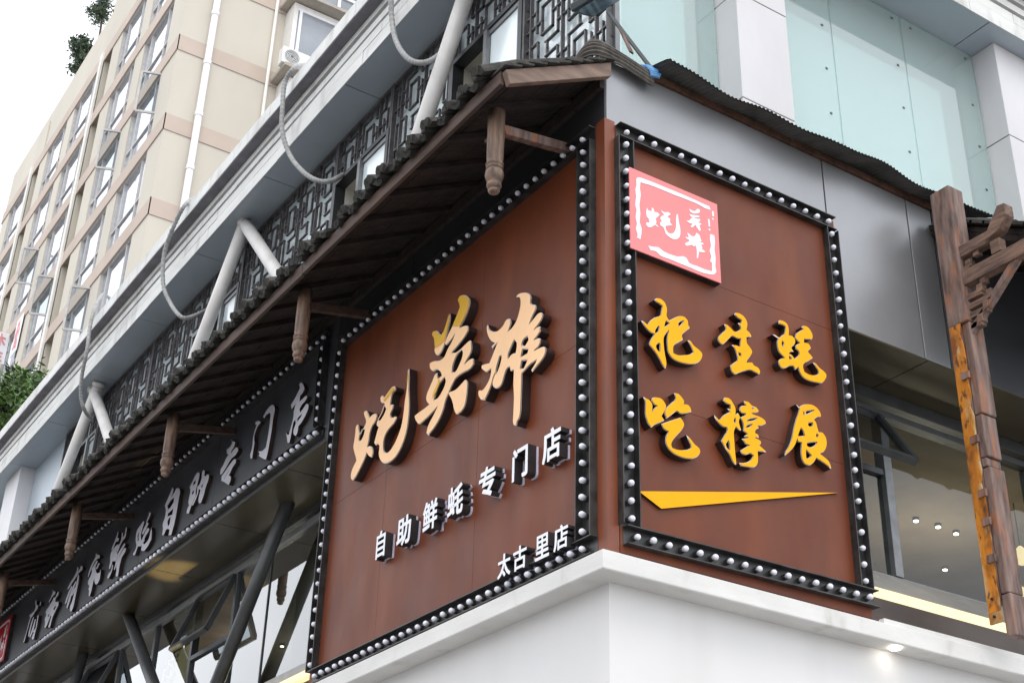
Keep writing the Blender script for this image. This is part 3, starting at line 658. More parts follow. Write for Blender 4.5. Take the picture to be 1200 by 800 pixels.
def font_letter(ch, pl, u, v, wd, hg, c0, c1, parent, mats, bold=0.016):
    loops = glyph(ch, hg, 0)
    def clean(l):
        r_ = []
        for q in l:
            if not r_ or (q-r_[-1]).length > 1e-4: r_.append(q)
        if (r_[0]-r_[-1]).length < 1e-4: r_.pop()
        return r_
    loops = [clean(l) for l in loops if len(l) > 2]
    dep = [sum(inside(l[0], m_) for m_ in loops if m_ is not l) for l in loops]
    loops = [inset(l, -bold if d % 2 == 0 else bold) for l, d in zip(loops, dep)]
    xs_ = [q.x for l in loops for q in l]; ys_ = [q.y for l in loops for q in l]
    sx, sy = wd/(max(xs_)-min(xs_)), hg/(max(ys_)-min(ys_)); ax, ay = min(xs_), min(ys_)
    loops = [[Vector((u+(q.x-ax)*sx, v+(q.y-ay)*sy)) for q in l] for l in loops]
    mb = MB(); gi = 0
    for l, d in zip(loops, dep):
        if d % 2: continue
        hs = [h for h, e in zip(loops, dep) if e == d+1 and inside(h[0], l)]
        e = gi*0.0004; gi += 1
        for k, q in enumerate([l]+hs): walls(mb, pl, q, c0+0.012, c1+e, 0, k > 0)
        fill(mb, pl, [l]+hs, c1+e, 1)
        big = [[q+Vector((0.003, -0.004)) for q in t] for t in [l]+hs]
        for k, q in enumerate(big): walls(mb, pl, q, c0, c0+0.012+e, 2, k > 0)
        fill(mb, pl, big, c0+0.0125+e, 2)
    return mb.build('letter', list(mats), parent)
WM = ('dark_side', 'white_letter', 'acrylic_back')
chars = '自助鲜蚝专门店'
boxes = [(439.5,656,452.5,620), (465.5,640,481,600), (494.5,622,513.7,581), (523.7,604,543.7,562.5), (560.7,578.7,581,543.7), (598.7,567,620,521.2), (635,541,657.5,496.2)]
for i, (ch, bx) in enumerate(zip(chars, boxes)):
    p0 = LP.px(bx[0], bx[1], 0.085); p1 = LP.px(bx[2], bx[3], 0.085)
    cx, cy = (p0.x+p1.x)/2, (p0.y+p1.y)/2
    hh = 0.205 if ch != '自' else 0.195; ww = {'自': 0.125, '门': 0.165}.get(ch, 0.185)
    font_letter(ch, LP, cx-ww/2, 4.925-hh/2, ww, hh, 0.012, 0.085, SL, WM, 0.020)
for ch, bx in zip('太古里店', [(582.5,679,598.7,648.7), (602,669,616.2,637.5), (625.5,657.5,645,623.7), (648,645,666.2,612.5)]):
    p0 = LP.px(bx[0], bx[1], 0.085); p1 = LP.px(bx[2], bx[3], 0.085)
    cx = (p0.x+p1.x)/2
    font_letter(ch, LP, cx-0.068, 4.335-0.07, 0.136, 0.142, 0.012, 0.085, SL, WM, 0.018)
# ---- right corten sign
SR = thing('slogan_sign', 'rust brown sign board with six yellow characters and a yellow swoosh', 'sign', (0, 1.0, 4.2))
sheets(RP, [0.07, 1.93], [4.19, 5.145, 6.09, 6.98], SR)
MB().box((-0.03, 0.08, 4.2), (0.001, 1.9, 6.165)).build('backing', 'frame_black', SR)
rail(RP, 'R', SR, (0.135, 6.925), (1.845, 6.925), 0.106, ext=0.06)
rail(RP, 'R', SR, (0.125, 4.38), (0.125, 6.83), 0.102, ext=0.04, oneg=0.052, opos=0.066)
rail(RP, 'R', SR, (1.865, 4.40), (1.865, 6.83), 0.102, ext=0.04)
rail(RP, 'R', SR, (0.16, 4.285), (1.885, 4.305), 0.106, ext=0.07)
YM = ('letter_side', 'letter_rim', 'yellow'); D2 = 0.065
def yl(x0, y0, s, *shapes): return letter('letter', RP, [shp(RP, x0, y0, s, *sh, c=D2) for sh in shapes], SR, 0.012, D2, YM, rim=0.0028)
yl(740, 340, 8, [[(240,75),(275,85),(310,120),(330,180),(328,250),(350,285),(400,260),(450,243),(490,250),(525,290),(530,330),(545,355),(520,375),(490,400),(470,430),(480,465),(440,490),(400,515),(388,545),(390,590),(430,608),(500,608),(550,600),(575,580),(560,540),(525,470),(540,470),(580,520),(640,570),(660,600),(655,640),(620,680),(560,695),(480,685),(410,660),(365,625),(340,580),(332,520),(330,450),(345,380),(335,390),(300,450),(300,520),(310,600),(325,690),(318,735),(295,715),(260,650),(225,590),(185,540),(165,510),(170,480),(200,430),(215,405),(190,405),(150,375),(115,330),(90,285),(105,290),(145,325),(170,290),(220,255),(265,240),(275,200),(285,150),(260,130),(230,110),(212,90)],
 [(245,340),(255,345),(240,395),(218,400),(225,370)], [(250,500),(262,505),(262,580),(240,560),(228,530)], [(320,290),(350,310),(330,330),(305,345)], [(485,288),(470,310),(440,345),(440,310),(460,295)]])
yl(825, 360, 706/75, [[(340,65),(375,65),(420,90),(455,130),(475,185),(465,250),(500,285),(522,325),(465,335),(470,400),(500,440),(527,490),(515,530),(480,580),(465,610),(525,608),(545,640),(595,670),(615,720),(605,740),(560,720),(510,695),(440,705),(380,725),(335,740),(305,715),(285,645),(330,610),(365,580),(350,500),(330,450),(305,415),(350,420),(390,435),(400,350),(360,345),(305,320),(270,350),(230,390),(195,410),(165,390),(150,345),(190,290),(235,240),(220,185),(250,195),(300,240),(325,265),(385,255),(400,230),(372,170),(400,180),(410,145),(365,115),(330,80)],
 [(375,500),(400,515),(400,540),(380,530)]])
yl(895, 370, 753/80, [[(175,50),(210,58),(255,95),(272,150),(272,215),(310,225),(340,265),(340,310),(300,350),(310,375),(330,395),(290,400),(275,420),(300,430),(335,475),(365,450),(385,420),(380,395),(350,365),(350,330),(370,315),(390,300),(365,275),(340,245),(350,205),(380,180),(430,150),(415,125),(435,110),(480,125),(515,170),(535,220),(530,258),(490,262),(440,260),(440,295),(490,310),(518,360),(480,395),(510,430),(538,465),(490,500),(440,530),(430,570),(445,620),(490,645),(545,655),(590,645),(600,620),(575,570),(540,515),(560,520),(610,575),(670,625),(688,660),(670,710),(635,742),(570,735),(490,715),(430,680),(395,630),(375,570),(345,595),(320,555),(280,555),(240,575),(195,578),(170,550),(158,510),(175,480),(225,465),(200,440),(165,400),(148,350),(145,280),(160,250),(130,230),(95,205),(120,210),(165,240),(200,215),(222,200),(235,120),(200,100),(165,90),(158,70)],
 [(200,280),(215,300),(205,345),(195,320)], [(285,437),(300,470),(285,488),(276,462)]])
yl(740, 455, 756/85, [[(120,85),(150,105),(180,120),(212,165),(215,210),(208,252),(225,220),(262,183),(230,165),(205,125),(215,100),(270,95),(310,110),(345,155),(358,190),(340,240),(310,290),(340,335),(300,355),(240,380),(205,408),(180,385),(155,330),(140,270),(140,200),(138,130)]],
 [[(440,50),(480,55),(520,95),(545,140),(540,165),(580,170),(605,195),(622,245),(560,262),(500,262),(470,240),(430,265),(385,300),(360,315),(340,250),(360,205),(410,155),(455,105)]],
 [[(310,370),(380,345),(440,325),(505,305),(530,340),(545,380),(530,420),(480,480),(430,540),(410,590),(420,620),(480,640),(545,642),(600,630),(615,610),(590,540),(570,485),(600,515),(650,580),(700,625),(712,665),(690,705),(640,732),(570,732),(490,710),(420,670),(370,615),(350,560),(355,500),(380,450),(345,435),(320,405)]])
yl(828, 460, 643/74, [[(175,55),(205,50),(240,70),(265,110),(290,160),(290,230),(315,205),(335,250),(325,300),(350,385),(320,375),(295,350),(275,400),(278,480),(285,580),(295,680),(300,735),(270,715),(235,640),(190,570),(145,490),(175,440),(205,380),(200,355),(160,345),(120,310),(85,260),(75,225),(95,250),(125,280),(165,235),(215,205),(235,195),(210,160),(240,165),(235,125),(190,105),(165,80)],
 [(218,490),(228,530),(230,585),(205,560),(195,530)], [(285,260),(290,290),(277,310),(276,280)]],
 [[(380,85),(420,95),(455,130),(500,150),(530,190),(500,205),(450,210),(480,225),(545,250),(590,285),(600,315),(560,335),(515,340),(530,360),(495,385),(490,410),(520,430),(530,460),(480,458),(510,470),(545,490),(550,520),(530,535),(580,580),(605,605),(540,600),(515,600),(520,680),(510,735),(470,762),(400,755),(345,745),(330,715),(400,710),(450,680),(470,640),(440,620),(400,632),(355,620),(340,590),(380,565),(430,535),(390,520),(370,485),(355,470),(420,460),(380,445),(410,420),(370,390),(370,330),(355,280),(340,250),(385,230),(390,215),(350,205),(330,175),(345,140),(395,130),(380,105)],
 [(510,258),(480,280),(400,290),(430,272)], [(460,320),(430,350),(400,355),(405,340)], [(480,155),(460,170),(455,155)]])
yl(910, 468, 636/70, [[(205,50),(240,80),(270,60),(320,50),(380,58),(430,95),(460,140),(470,182),(430,190),(395,215),(415,245),(430,300),(445,350),(480,350),(515,395),(530,450),(525,510),(500,555),(455,575),(500,610),(545,650),(570,700),(580,740),(550,715),(490,670),(420,625),(400,660),(360,695),(330,700),(290,680),(265,630),(255,560),(262,460),(225,450),(215,420),(200,470),(170,520),(130,560),(90,595),(85,580),(120,510),(155,420),(175,320),(200,220),(225,150),(240,95)],
 [(280,130),(300,150),(285,170)], [(310,125),(400,112),(350,140),(310,158)], [(335,250),(380,248),(370,285),(335,280)], [(255,305),(275,330),(295,385),(225,390),(240,345)], [(320,465),(380,455),(425,455),(400,490),(340,505),(320,490)], [(310,535),(340,570),(365,595),(330,625),(312,620)], [(422,365),(438,380),(430,405),(417,390)]])
yb = MB(); sw = [RP.px(748.7, 575.2, 0.03), RP.px(983, 577, 0.03), RP.px(775, 595.6, 0.03)]
walls(yb, RP, sw, 0.012, 0.03, 0); fill(yb, RP, [sw], 0.03, 1); yb.build('swoosh', ['letter_side', 'yellow'], SR)
# ---- square seal logo plaques
s1, s2 = 5.0, 971/85
seal = [(730, 180, s1, [(80,148),(92,138),(120,145),(200,176),(300,217),(420,268),(455,285),(508,308),(516,330),(480,318),(430,290),(300,240),(200,198),(150,180),(118,172),(105,165),(101,200),(106,240),(98,300),(104,350),(100,400),(112,440),(104,500),(84,492),(88,470),(78,440),(84,410),(76,370),(82,330),(74,300),(80,250),(75,210),(82,180)]),
 (730, 180, s1, [(150,538),(180,545),(210,548),(240,572),(300,596),(330,603),(352,600),(375,612),(390,640),(430,655),(480,676),(525,688),(524,640),(512,628),(520,600),(510,570),(518,540),(512,500),(514,470),(537,478),(541,520),(538,560),(545,610),(543,660),(549,690),(535,706),(500,704),(450,690),(400,668),(330,640),(270,615),(220,596),(196,572),(165,566)]),
 (730, 180, s1, [(524,335),(534,340),(535,368),(526,364)]), (730, 180, s1, [(501,380),(509,384),(513,428),(504,425)]), (730, 180, s1, [(505,438),(514,441),(513,452),(504,449)]), (730, 180, s1, [(526,376),(534,379),(533,388),(525,386)]),
 (750, 235, s2, [(100,95),(112,130),(160,140),(165,90),(185,110),(195,150),(240,160),(268,190),(240,215),(215,240),(225,290),(210,305),(260,355),(240,350),(205,320),(170,345),(120,355),(90,325),(90,290),(130,295),(125,250),(95,210),(90,130)]),
 (750, 235, s2, [(285,125),(330,155),(390,155),(415,185),(385,200),(370,220),(400,235),(410,255),(400,280),(435,330),(370,335),(345,340),(350,380),(380,430),(430,440),(470,410),(490,330),(495,185),(510,180),(525,290),(545,400),(530,490),(470,518),(400,490),(350,440),(320,360),(280,330),(275,290),(300,275),(280,245),(280,220),(330,190),(300,155)]),
 (750, 235, s2, [(660,105),(690,125),(740,140),(770,110),(800,115),(805,150),(770,170),(700,165),(670,135)]), (750, 235, s2, [(665,180),(710,190),(760,195),(800,205),(800,220),(740,225),(690,215)]),
 (750, 235, s2, [(720,225),(760,240),(810,245),(805,275),(780,290),(830,310),(800,330),(820,395),(800,405),(760,350),(750,325),(700,360),(680,345),(710,310),(650,290),(625,265),(665,265),(690,235)]),
 (750, 235, s2, [(635,425),(670,450),(700,475),(740,470),(760,430),(800,460),(815,510),(830,540),(800,555),(850,565),(855,585),(820,590),(840,625),(830,640),(880,680),(860,690),(795,680),(780,770),(765,765),(765,660),(750,600),(720,610),(700,590),(640,605),(610,590),(610,570),(650,550),(670,530),(620,500),(610,485),(660,490)])]
CP = 0.075
q0 = RP.px(738, 195, CP); q1 = RP.px(846, 331.6, CP); u_a, v_b, u_b, v_a = q0.x, q1.y, q1.x, q0.y
seal_n = [[((q.x-u_a)/(u_b-u_a), (q.y-v_b)/(v_a-v_b)) for q in [RP.px(x0+a/s, y0+b/s, CP) for a, b in pts]] for x0, y0, s, pts in seal]
def plaque(name, label, pl, ua, ub, va, vb, c0, c1, face):
    t = thing(name, label, 'sign', pl.p((ua+ub)/2, va, c0))
    MB().box(pl.p(ua, va, c0), pl.p(ub, vb, c1)).build('board', 'frame_black', t)
    MB().box(pl.p(ua, va, c1+0.001), pl.p(ub, vb, c1+0.010)).build('face', face, t, bevel=0.002)
    for sh in seal_n:
        mb = MB(); l = smooth_poly([(ua+(ub-ua)*a, va+(vb-va)*b) for a, b in sh], 2)
        fill(mb, pl, [l], c1+0.0125, 0); walls(mb, pl, l, c1+0.009, c1+0.0125, 0); mb.build('seal_mark', 'print_white', t)
plaque('logo_plaque', 'square red seal plaque with painted pink glare fixed above the yellow slogan characters', RP, u_a, u_b, v_b, v_a, 0.013, 0.060, 'pink')
# ---- long dark sign
SD = thing('long_sign', 'long charcoal shopfront sign with silver brush-script characters and rows of bulbs', 'sign', (-9, 0, 6.2))
ZB, ZT = 6.245, 7.125
rail(LP, 'L', SD, (-14.6, ZT), (-3.79, ZT), 0.115, wd=0.09, ext=0.05)
rail(LP, 'L', SD, (-14.6, ZB), (-3.75, ZB), 0.105, wd=0.085, ext=0.06, bm=1.25)
rail(LP, 'L', SD, (-3.755, ZB+0.12), (-3.79, ZT-0.1), 0.105, wd=0.085, ext=0.05)
SM = ('letter_side', 'silver_letter')
def sl(x0, y0, s, *shapes): return letter('letter', LP, [shp(LP, x0, y0, s, *sh, c=0.04) for sh in shapes], SD, 0.001, 0.04, SM, rim=0)
s = 686/60
sl(20, 690, s, [[(250,145),(262,155),(262,205),(285,215),(275,260),(240,305),(215,345),(185,390),(165,460),(130,580),(95,700),(80,718),(90,680),(125,570),(155,450),(175,380),(165,345),(200,320),(235,275),(250,230),(240,180)]], [[(310,165),(322,175),(315,220),(302,215)]], [[(215,375),(230,370),(200,470),(165,625),(148,630),(165,540),(190,450)]], [[(240,400),(255,400),(225,530),(180,640),(165,640),(200,540)]], [[(280,345),(292,350),(270,480),(240,600),(225,665),(205,670),(200,640),(225,580),(215,560),(250,520),(265,430)]])
sl(20, 690, s, [[(480,5),(492,25),(515,30),(510,65),(480,90),(450,140),(430,185),(425,160),(455,100),(475,50)]], [[(545,35),(560,40),(550,80),(520,120),(510,165),(540,170),(555,165),(555,210),(520,280),(490,340),(465,410),(445,490),(430,515),(420,500),(440,430),(460,360),(450,350),(420,430),(400,480),(380,515),(365,505),(375,460),(370,400),(395,340),(380,310),(400,270),(430,230),(450,190),(480,140),(490,105),(510,110),(530,70)], [(515,215),(520,240),(495,280),(490,260)], [(430,330),(435,345),(415,375),(412,360)]])
sl(70, 640, 10, [[(250,225),(268,240),(265,270),(225,310),(190,360),(150,420),(100,500),(88,495),(120,430),(170,350),(200,280),(205,240),(220,250),(215,290),(235,260)]], [[(140,460),(150,470),(110,570),(75,665),(62,668),(75,610),(105,530)]], [[(215,330),(228,340),(210,470),(180,610),(158,710),(135,758),(122,745),(120,700),(145,640),(170,540),(195,430)]], [[(190,400),(195,420),(150,540),(120,640),(90,725),(80,715),(105,610),(150,480)]], [[(190,470),(200,490),(140,580),(130,565)]])
sl(70, 640, 10, [[(425,75),(440,95),(465,100),(470,130),(440,145),(410,180),(385,230),(360,290),(340,350),(330,350),(345,290),(365,230),(395,170),(420,120)]], [[(435,165),(445,175),(420,230),(425,290),(440,310),(470,300),(482,265),(478,320),(465,390),(440,435),(420,440),(408,410),(405,370),(385,450),(370,520),(350,580),(340,575),(345,520),(335,500),(350,460),(330,430),(335,400),(360,350),(375,300),(375,260),(400,220)]], [[(460,190),(468,200),(440,260),(425,255)]])
s = 622/70
sl(120, 600, s, [[(160,200),(166,210),(155,265),(172,270),(165,300),(140,310),(115,370),(100,390),(92,385),(110,340),(135,280),(150,235)]], [[(165,330),(172,345),(150,400),(130,420),(115,470),(90,560),(78,590),(70,580),(80,520),(85,440),(100,400),(140,350)]], [[(105,540),(112,550),(100,610),(65,685),(52,680),(60,650),(90,610)]], [[(245,155),(256,165),(250,210),(240,260),(210,300),(185,350),(160,420),(150,400),(175,340),(195,290),(205,210),(215,215),(215,265),(235,230)]], [[(235,320),(240,335),(210,390),(180,450),(130,600),(122,590),(140,520),(135,480),(170,420),(205,360)]], [[(235,370),(250,375),(240,410),(205,470),(185,540),(165,660),(150,668),(143,655),(150,600),(150,540),(175,470),(205,410)]], [[(110,400),(160,430),(150,500),(120,510),(95,490)]])
sl(120, 600, s, [[(430,90),(436,105),(410,190),(400,240),(410,290),(435,270),(440,290),(400,350),(370,350),(340,440),(322,445),(318,430),(345,385),(355,345),(348,310),(350,240),(360,190),(385,150),(405,120)], [(385,200),(375,260),(380,290),(368,300),(365,240)]], [[(490,0),(505,5),(495,40),(465,100),(480,115),(470,140),(440,200),(420,230),(412,215),(430,170),(455,120),(460,90),(475,50)]], [[(470,165),(490,170),(485,190),(450,250),(425,310),(430,330),(460,310),(485,270),(500,210),(510,155),(515,210),(510,280),(480,340),(440,395),(420,400),(405,390),(410,340),(415,280),(440,220)]])
sl(180, 540, 8, [[(175,248),(188,260),(180,300),(160,340),(190,300),(210,260),(235,255),(248,280),(235,360),(215,480),(195,580),(165,690),(140,695),(150,640),(118,640),(95,690),(78,690),(88,640),(85,590),(105,530),(115,470),(105,415),(130,360),(155,300)], [(195,340),(185,390),(140,450),(130,420),(160,370)], [(185,445),(175,500),(150,510),(130,520),(135,490)], [(160,520),(150,590),(135,610),(130,570),(140,540)]])
sl(180, 540, 8, [[(410,110),(430,115),(425,160),(410,220),(395,280),(395,320),(360,400),(330,490),(308,488),(315,450),(335,410),(325,390),(340,310),(345,260),(335,250),(360,200),(385,145)], [(395,175),(390,210),(370,230),(375,200)], [(380,270),(375,300),(360,320),(362,290)]], [[(465,85),(480,95),(475,140),(490,140),(505,125),(520,135),(515,170),(490,240),(470,320),(445,390),(425,392),(420,370),(430,310),(440,270),(425,260),(415,310),(370,415),(358,412),(385,350),(405,310),(412,235),(430,220),(450,160),(455,110)], [(465,215),(455,250),(445,245),(455,220)]])
s = 533/60
sl(245, 490, s, [[(232,215),(245,240),(262,240),(272,250),(262,290),(235,335),(225,370),(255,325),(280,302),(300,310),(302,335),(275,380),(235,415),(200,470),(165,530),(125,585),(115,575),(120,530),(150,480),(175,420),(205,375),(185,365),(185,320),(215,300),(240,260)]], [[(260,425),(280,430),(278,460),(240,520),(215,575),(205,595),(225,605),(225,640),(205,690),(185,680),(145,655),(130,650),(132,600),(165,555),(200,500),(235,455)], [(215,525),(200,560),(165,620),(150,640),(180,590)]])
s = 648/85
sl(290, 440, s, [[(75,410),(105,405),(118,420),(95,445),(75,490),(60,545),(62,600),(50,680),(42,735),(28,738),(22,705),(40,650),(50,560),(65,490),(82,440),(68,430)]], [[(220,262),(238,270),(245,300),(230,380),(218,480),(200,580),(180,690),(165,748),(140,740),(100,715),(110,700),(97,675),(135,670),(165,640),(180,560),(195,460),(205,370),(205,330),(170,350),(150,380),(142,365),(165,320),(195,280)]])
sl(290, 440, s, [[(475,62),(495,75),(510,115),(495,150),(470,180),(465,230),(500,200),(525,178),(535,190),(520,220),(485,260),(465,300),(470,330),(500,290),(530,250),(547,265),(540,300),(510,370),(480,420),(455,450),(445,510),(430,538),(410,515),(415,470),(430,430),(425,390),(410,420),(395,500),(375,595),(360,600),(355,570),(345,500),(360,530),(370,525),(385,470),(410,370),(415,310),(430,250),(395,300),(388,260),(420,210),(450,150),(470,110),(462,80)], [(490,340),(475,370),(445,410),(445,385),(465,360)]])
plaque('logo_plaque', 'square red seal plaque at the far end of the charcoal sign', LP, -13.22, -12.55, 6.40, 6.99, 0.001, 0.045, 'red')

# ================================================================== TILED CANOPY (left front)
CAN = thing('tiled_canopy', 'long timber canopy with grey clay tiles and carved hanging posts', 'canopy', (-8, -0.4, 6.9))
EY, EZ = -0.76, 6.90                                   # eave edge (underside), roof runs up to the wall at y = 0
WZ = 7.30
def roof_z(y): return EZ + (WZ-EZ)*(y-EY)/(0-EY)
sl_v = Vector((0, -EY, WZ-EZ)).normalized(); nrm_v = Vector((0, -sl_v.z, sl_v.y))
XC0 = -20.0
# eave boards, butt jointed
x = 0.03; k = 0
while x > XC0:
    x2 = max(XC0, x-2.65); j = random.uniform(-0.006, 0.006)
    MB().box((x2+0.002, EY-0.028, EZ-0.015+j), (x-0.002, EY, EZ+0.085+j)).build('eave_board', 'wood_dark', CAN, bevel=0.004)
    x = x2
# decking planks under the tiles (run along the eave)
for i in range(6):
    y0 = EY+0.002+i*(-EY-0.004)/6; y1 = EY+0.002+(i+1)*(-EY-0.004)/6-0.006
    x = 0.028
    while x > XC0:
        x2 = max(XC0, x-random.uniform(2.2, 3.6)); j = random.uniform(0, 0.012)
        q = [(x2+0.002, y0, roof_z(y0)+0.055+j), (x-0.002, y0, roof_z(y0)+0.055+j), (x-0.002, y1, roof_z(y1)+0.055+j), (x2+0.002, y1, roof_z(y1)+0.055+j)]
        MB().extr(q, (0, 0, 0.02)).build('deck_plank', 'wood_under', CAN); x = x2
# ledger along the wall
x = 0.0
while x > XC0:
    x2 = max(XC0, x-3.1); MB().box((x2+0.002, -0.035, 7.235), (x-0.002, -0.002, 7.325)).build('ledger', 'wood_under', CAN); x = x2
# rafters
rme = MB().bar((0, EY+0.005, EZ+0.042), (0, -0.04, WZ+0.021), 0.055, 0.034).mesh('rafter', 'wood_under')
x = -0.33
while x > XC0: place('rafter', rme, (x+random.uniform(-.02, .02), 0, random.uniform(-.006, .006)), CAN); x -= 0.38
# barge board at the corner end
b0, b1, b2, b3 = onx(588, 86, .03), onx(593, 103, .03), onx(710, 93, .03), onx(710, 77, .03)
b2.y = b3.y = -0.002
MB().extr([b0, b1, b2, b3], (0.045, 0, 0)).build('barge_board', 'wood_barge', CAN, bevel=0.004)
for i in range(9):                                      # thin tile edges laid over the barge
    t = i/9; y0 = b0.y+(b3.y-b0.y)*t-0.02; y1 = y0+0.125; z0 = b0.z+(b3.z-b0.z)*t+0.004
    dz = (b3.z-b0.z)/9*1.25
    MB().extr([(-0.06, y0, z0+0.012), (0.10+random.uniform(-.01, .01), y0, z0+0.012+random.uniform(-.004, .004)), (0.10+random.uniform(-.01, .01), y1, z0+dz*0.9), (-0.06, y1, z0+dz*0.9)], (0, 0, 0.016)).build('verge_tile', 'tile', CAN)
# eave tiles: a cover tile and a pan tile per course
def arc_tile(rad, th, ln, a0, a1, n, flip=False):
    """tile running up the slope from the eave; arc in the plane across the slope"""
    mb = MB(); vs = []
    for e, s_ in ((0, -0.055), (1, ln-0.055)):
        for rr in (rad, rad-th):
            for k in range(n+1):
                t = a0+(a1-a0)*k/n
                ox, oh = rr*math.cos(t)*(1-0.08*e), rr*math.sin(t)*(1-0.08*e)
                if flip: oh = -oh
                vs.append(Vector((ox, 0, 0))+nrm_v*oh+sl_v*s_+Vector((random.uniform(-.006, .006), random.uniform(-.008, .008), random.uniform(-.006, .006))))
    m_ = n+1; fs = []
    for k in range(n):
        fs += [(k, k+1, 2*m_+k+1, 2*m_+k), (m_+k+1, m_+k, 3*m_+k, 3*m_+k+1), (k+1, k, m_+k, m_+k+1), (2*m_+k, 2*m_+k+1, 3*m_+k+1, 3*m_+k)]
    fs += [(0, 2*m_, 3*m_, m_), (n, m_+n, 3*m_+n, 2*m_+n)]
    mb.add(vs, fs); return mb.mesh('eave_tile', 'tile')
covers = [arc_tile(0.070+0.006*i, 0.050+0.006*i, 0.3, 0.12, math.pi-0.12, 9) for i in range(3) for _ in range(3)]
pans = [arc_tile(0.056+0.004*i, 0.040+0.004*i, 0.3, 0.15, math.pi-0.15, 8, True) for i in range(2) for _ in range(3)]
x = -0.10; up = nrm_v*0.045
base = Vector((0, EY-0.012, EZ+0.085))
rest = MB()
while x > XC0:
    j = random.uniform(-0.012, 0.012)
    if random.random() > 0.03:
        place('cover_tile', random.choice(covers), base+Vector((x+j, 0, 0))+nrm_v*(0.035+random.uniform(-.008, .010))-sl_v*random.uniform(-0.02, 0.025), CAN, rot=(random.uniform(-.06, .06), random.uniform(-.12, .12), random.uniform(-.06, .06)))
    place('pan_tile', random.choice(pans), base+Vector((x-0.10+j, 0, 0))+nrm_v*(0.062+random.uniform(-.006, .006))-sl_v*random.uniform(-0.015, 0.02), CAN, rot=(random.uniform(-.05, .05), random.uniform(-.1, .1), 0))
    a = base+Vector((x, 0, 0))+nrm_v*0.085+sl_v*0.2; rest.tube([a, a+sl_v*0.60], 0.062, 8)
    x -= 0.2
rest.build('roof_tiles', 'tile', CAN, kind='stuff')
# hanging posts with turned finials and their tie beams
pp = [(0.0, -0.47), (0.016, -0.47), (0.030, -0.462), (0.036, -0.448), (0.026, -0.436), (0.040, -0.43), (0.046, -0.415), (0.044, -0.40), (0.034, -0.39), (0.048, -0.378), (0.058, -0.345), (0.055, -0.315), (0.042, -0.30), (0.052, -0.295), (0.052, -0.285), (0.043, -0.278), (0.055, -0.27), (0.055, -0.258), (0.046, -0.25), (0.051, -0.23), (0.053, -0.1), (0.053, 0.13)]
pp = pp[1:]
for i in range(7):
    c = (-0.27-2.64*i, -0.62, 6.815)
    po = MB().lathe(c, pp, 18).build('hanging_post', 'wood_post', CAN, smooth=True)
    MB().bar((c[0], -0.575, 6.825), (c[0]-0.10, -0.004, 6.985), 0.05, 0.065).build('tie_beam', 'wood_weathered' if i == 0 else 'wood_dark', CAN, bevel=0.004)
    MB().tube([(c[0]-0.05, -0.62, 6.79), (c[0]-0.11, -0.62, 6.79)], 0.014, 8).build('peg', 'wood_dark', po)
# ================================================================== CORRUGATED SHEETS over the right fascia
def spline0(P, n=6):
    P = [P[0]*2-P[1]]+P+[P[-1]*2-P[-2]]; res = []
    for i in range(1, len(P)-2):
        a, b, c, d = P[i-1:i+3]
        for k in range(n):
            t = k/n; res.append(0.5*((2*b)+(c-a)*t+(2*a-5*b+4*c-d)*t*t+(3*b-a-3*c+d)*t**3))
    res.append(P[-2]); return res
def corr_sheet(name, label, ridge_fn, y0, y1, ny, prof_c, m, across=True, corr=0.006, period=0.03, group=None):
    mb = MB(); vs = []; npf = len(prof_c)
    for i in range(ny+1):
        y = y0+(y1-y0)*i/ny; oz, ox = ridge_fn(y)
        cc = corr*math.sin(2*math.pi*(y-y0)/period) if across else 0
        for k, (a, h) in enumerate(prof_c):
            e = 0 if across else corr*math.sin(2*math.pi*k/3.0)
            vs.append((ox+a+(cc+e)*0.6, y, oz+h+cc+e))
    fs = [(i*npf+k, i*npf+k+1, (i+1)*npf+k+1, (i+1)*npf+k) for i in range(ny) for k in range(npf-1)]
    n0 = len(vs); vs += [(v[0]-0.006, v[1], v[2]-0.008) for v in vs]
    fs += [tuple(n0+i for i in f[::-1]) for f in fs]
    mb.add(vs, fs); o = mb.build(name, m, smooth=True); return tag(o, label, 'roof sheet', group)
def rf(y): return (7.515+0.016*math.sin(y*2.9+0.4)+0.014*math.sin(y*6.3)+0.010*math.sin(y*11+1), 0.02*math.sin(y*3.7+1))
pc = [(-0.36, 0.115), (-0.2, 0.085), (-0.08, 0.06), (0.03, 0.032), (0.10, 0.012), (0.165, -0.010), (0.20, -0.03)]
corr_sheet('corrugated_sheet', 'long wavy black corrugated sheet capping the grey fascia', rf, 0.36, 3.42, 612, pc, 'corrugated', True, 0.0042, 0.034)
mb = MB(); path = [(-0.60, -0.06, 7.40, 0.5), (-0.42, -0.10, 7.46, 0.7), (-0.28, -0.12, 7.50, 0.85), (-0.14, -0.13, 7.545, 1.0), (-0.03, -0.12, 7.575, 1.05), (0.03, -0.05, 7.575, 1.05), (0.05, 0.08, 7.55, 1.0), (0.055, 0.22, 7.52, 1.0), (0.055, 0.35, 7.495, 0.95)]
NP = 57; vs = []
pts = spline0([Vector(p[:3]) for p in path]); sc_ = [path[min(i//6, len(path)-1)][3] for i in range(len(pts))]
for i, p in enumerate(pts):
    d = (pts[min(i+1, len(pts)-1)]-pts[max(i-1, 0)]); d.z = 0; d.normalize(); o_ = Vector((d.y, -d.x, 0))
    for k in range(NP):
        t = k/(NP-1); v = p+Vector((0, 0, (t-0.5)*0.235*sc_[i]))-o_*(0.16*t*t*t)+o_*(0.010*math.cos(t*2*math.pi*7))
        vs.append(v)
NPp = len(pts)
fs = [(i*NP+k, (i+1)*NP+k, (i+1)*NP+k+1, i*NP+k+1) for i in range(NPp-1) for k in range(NP-1)]
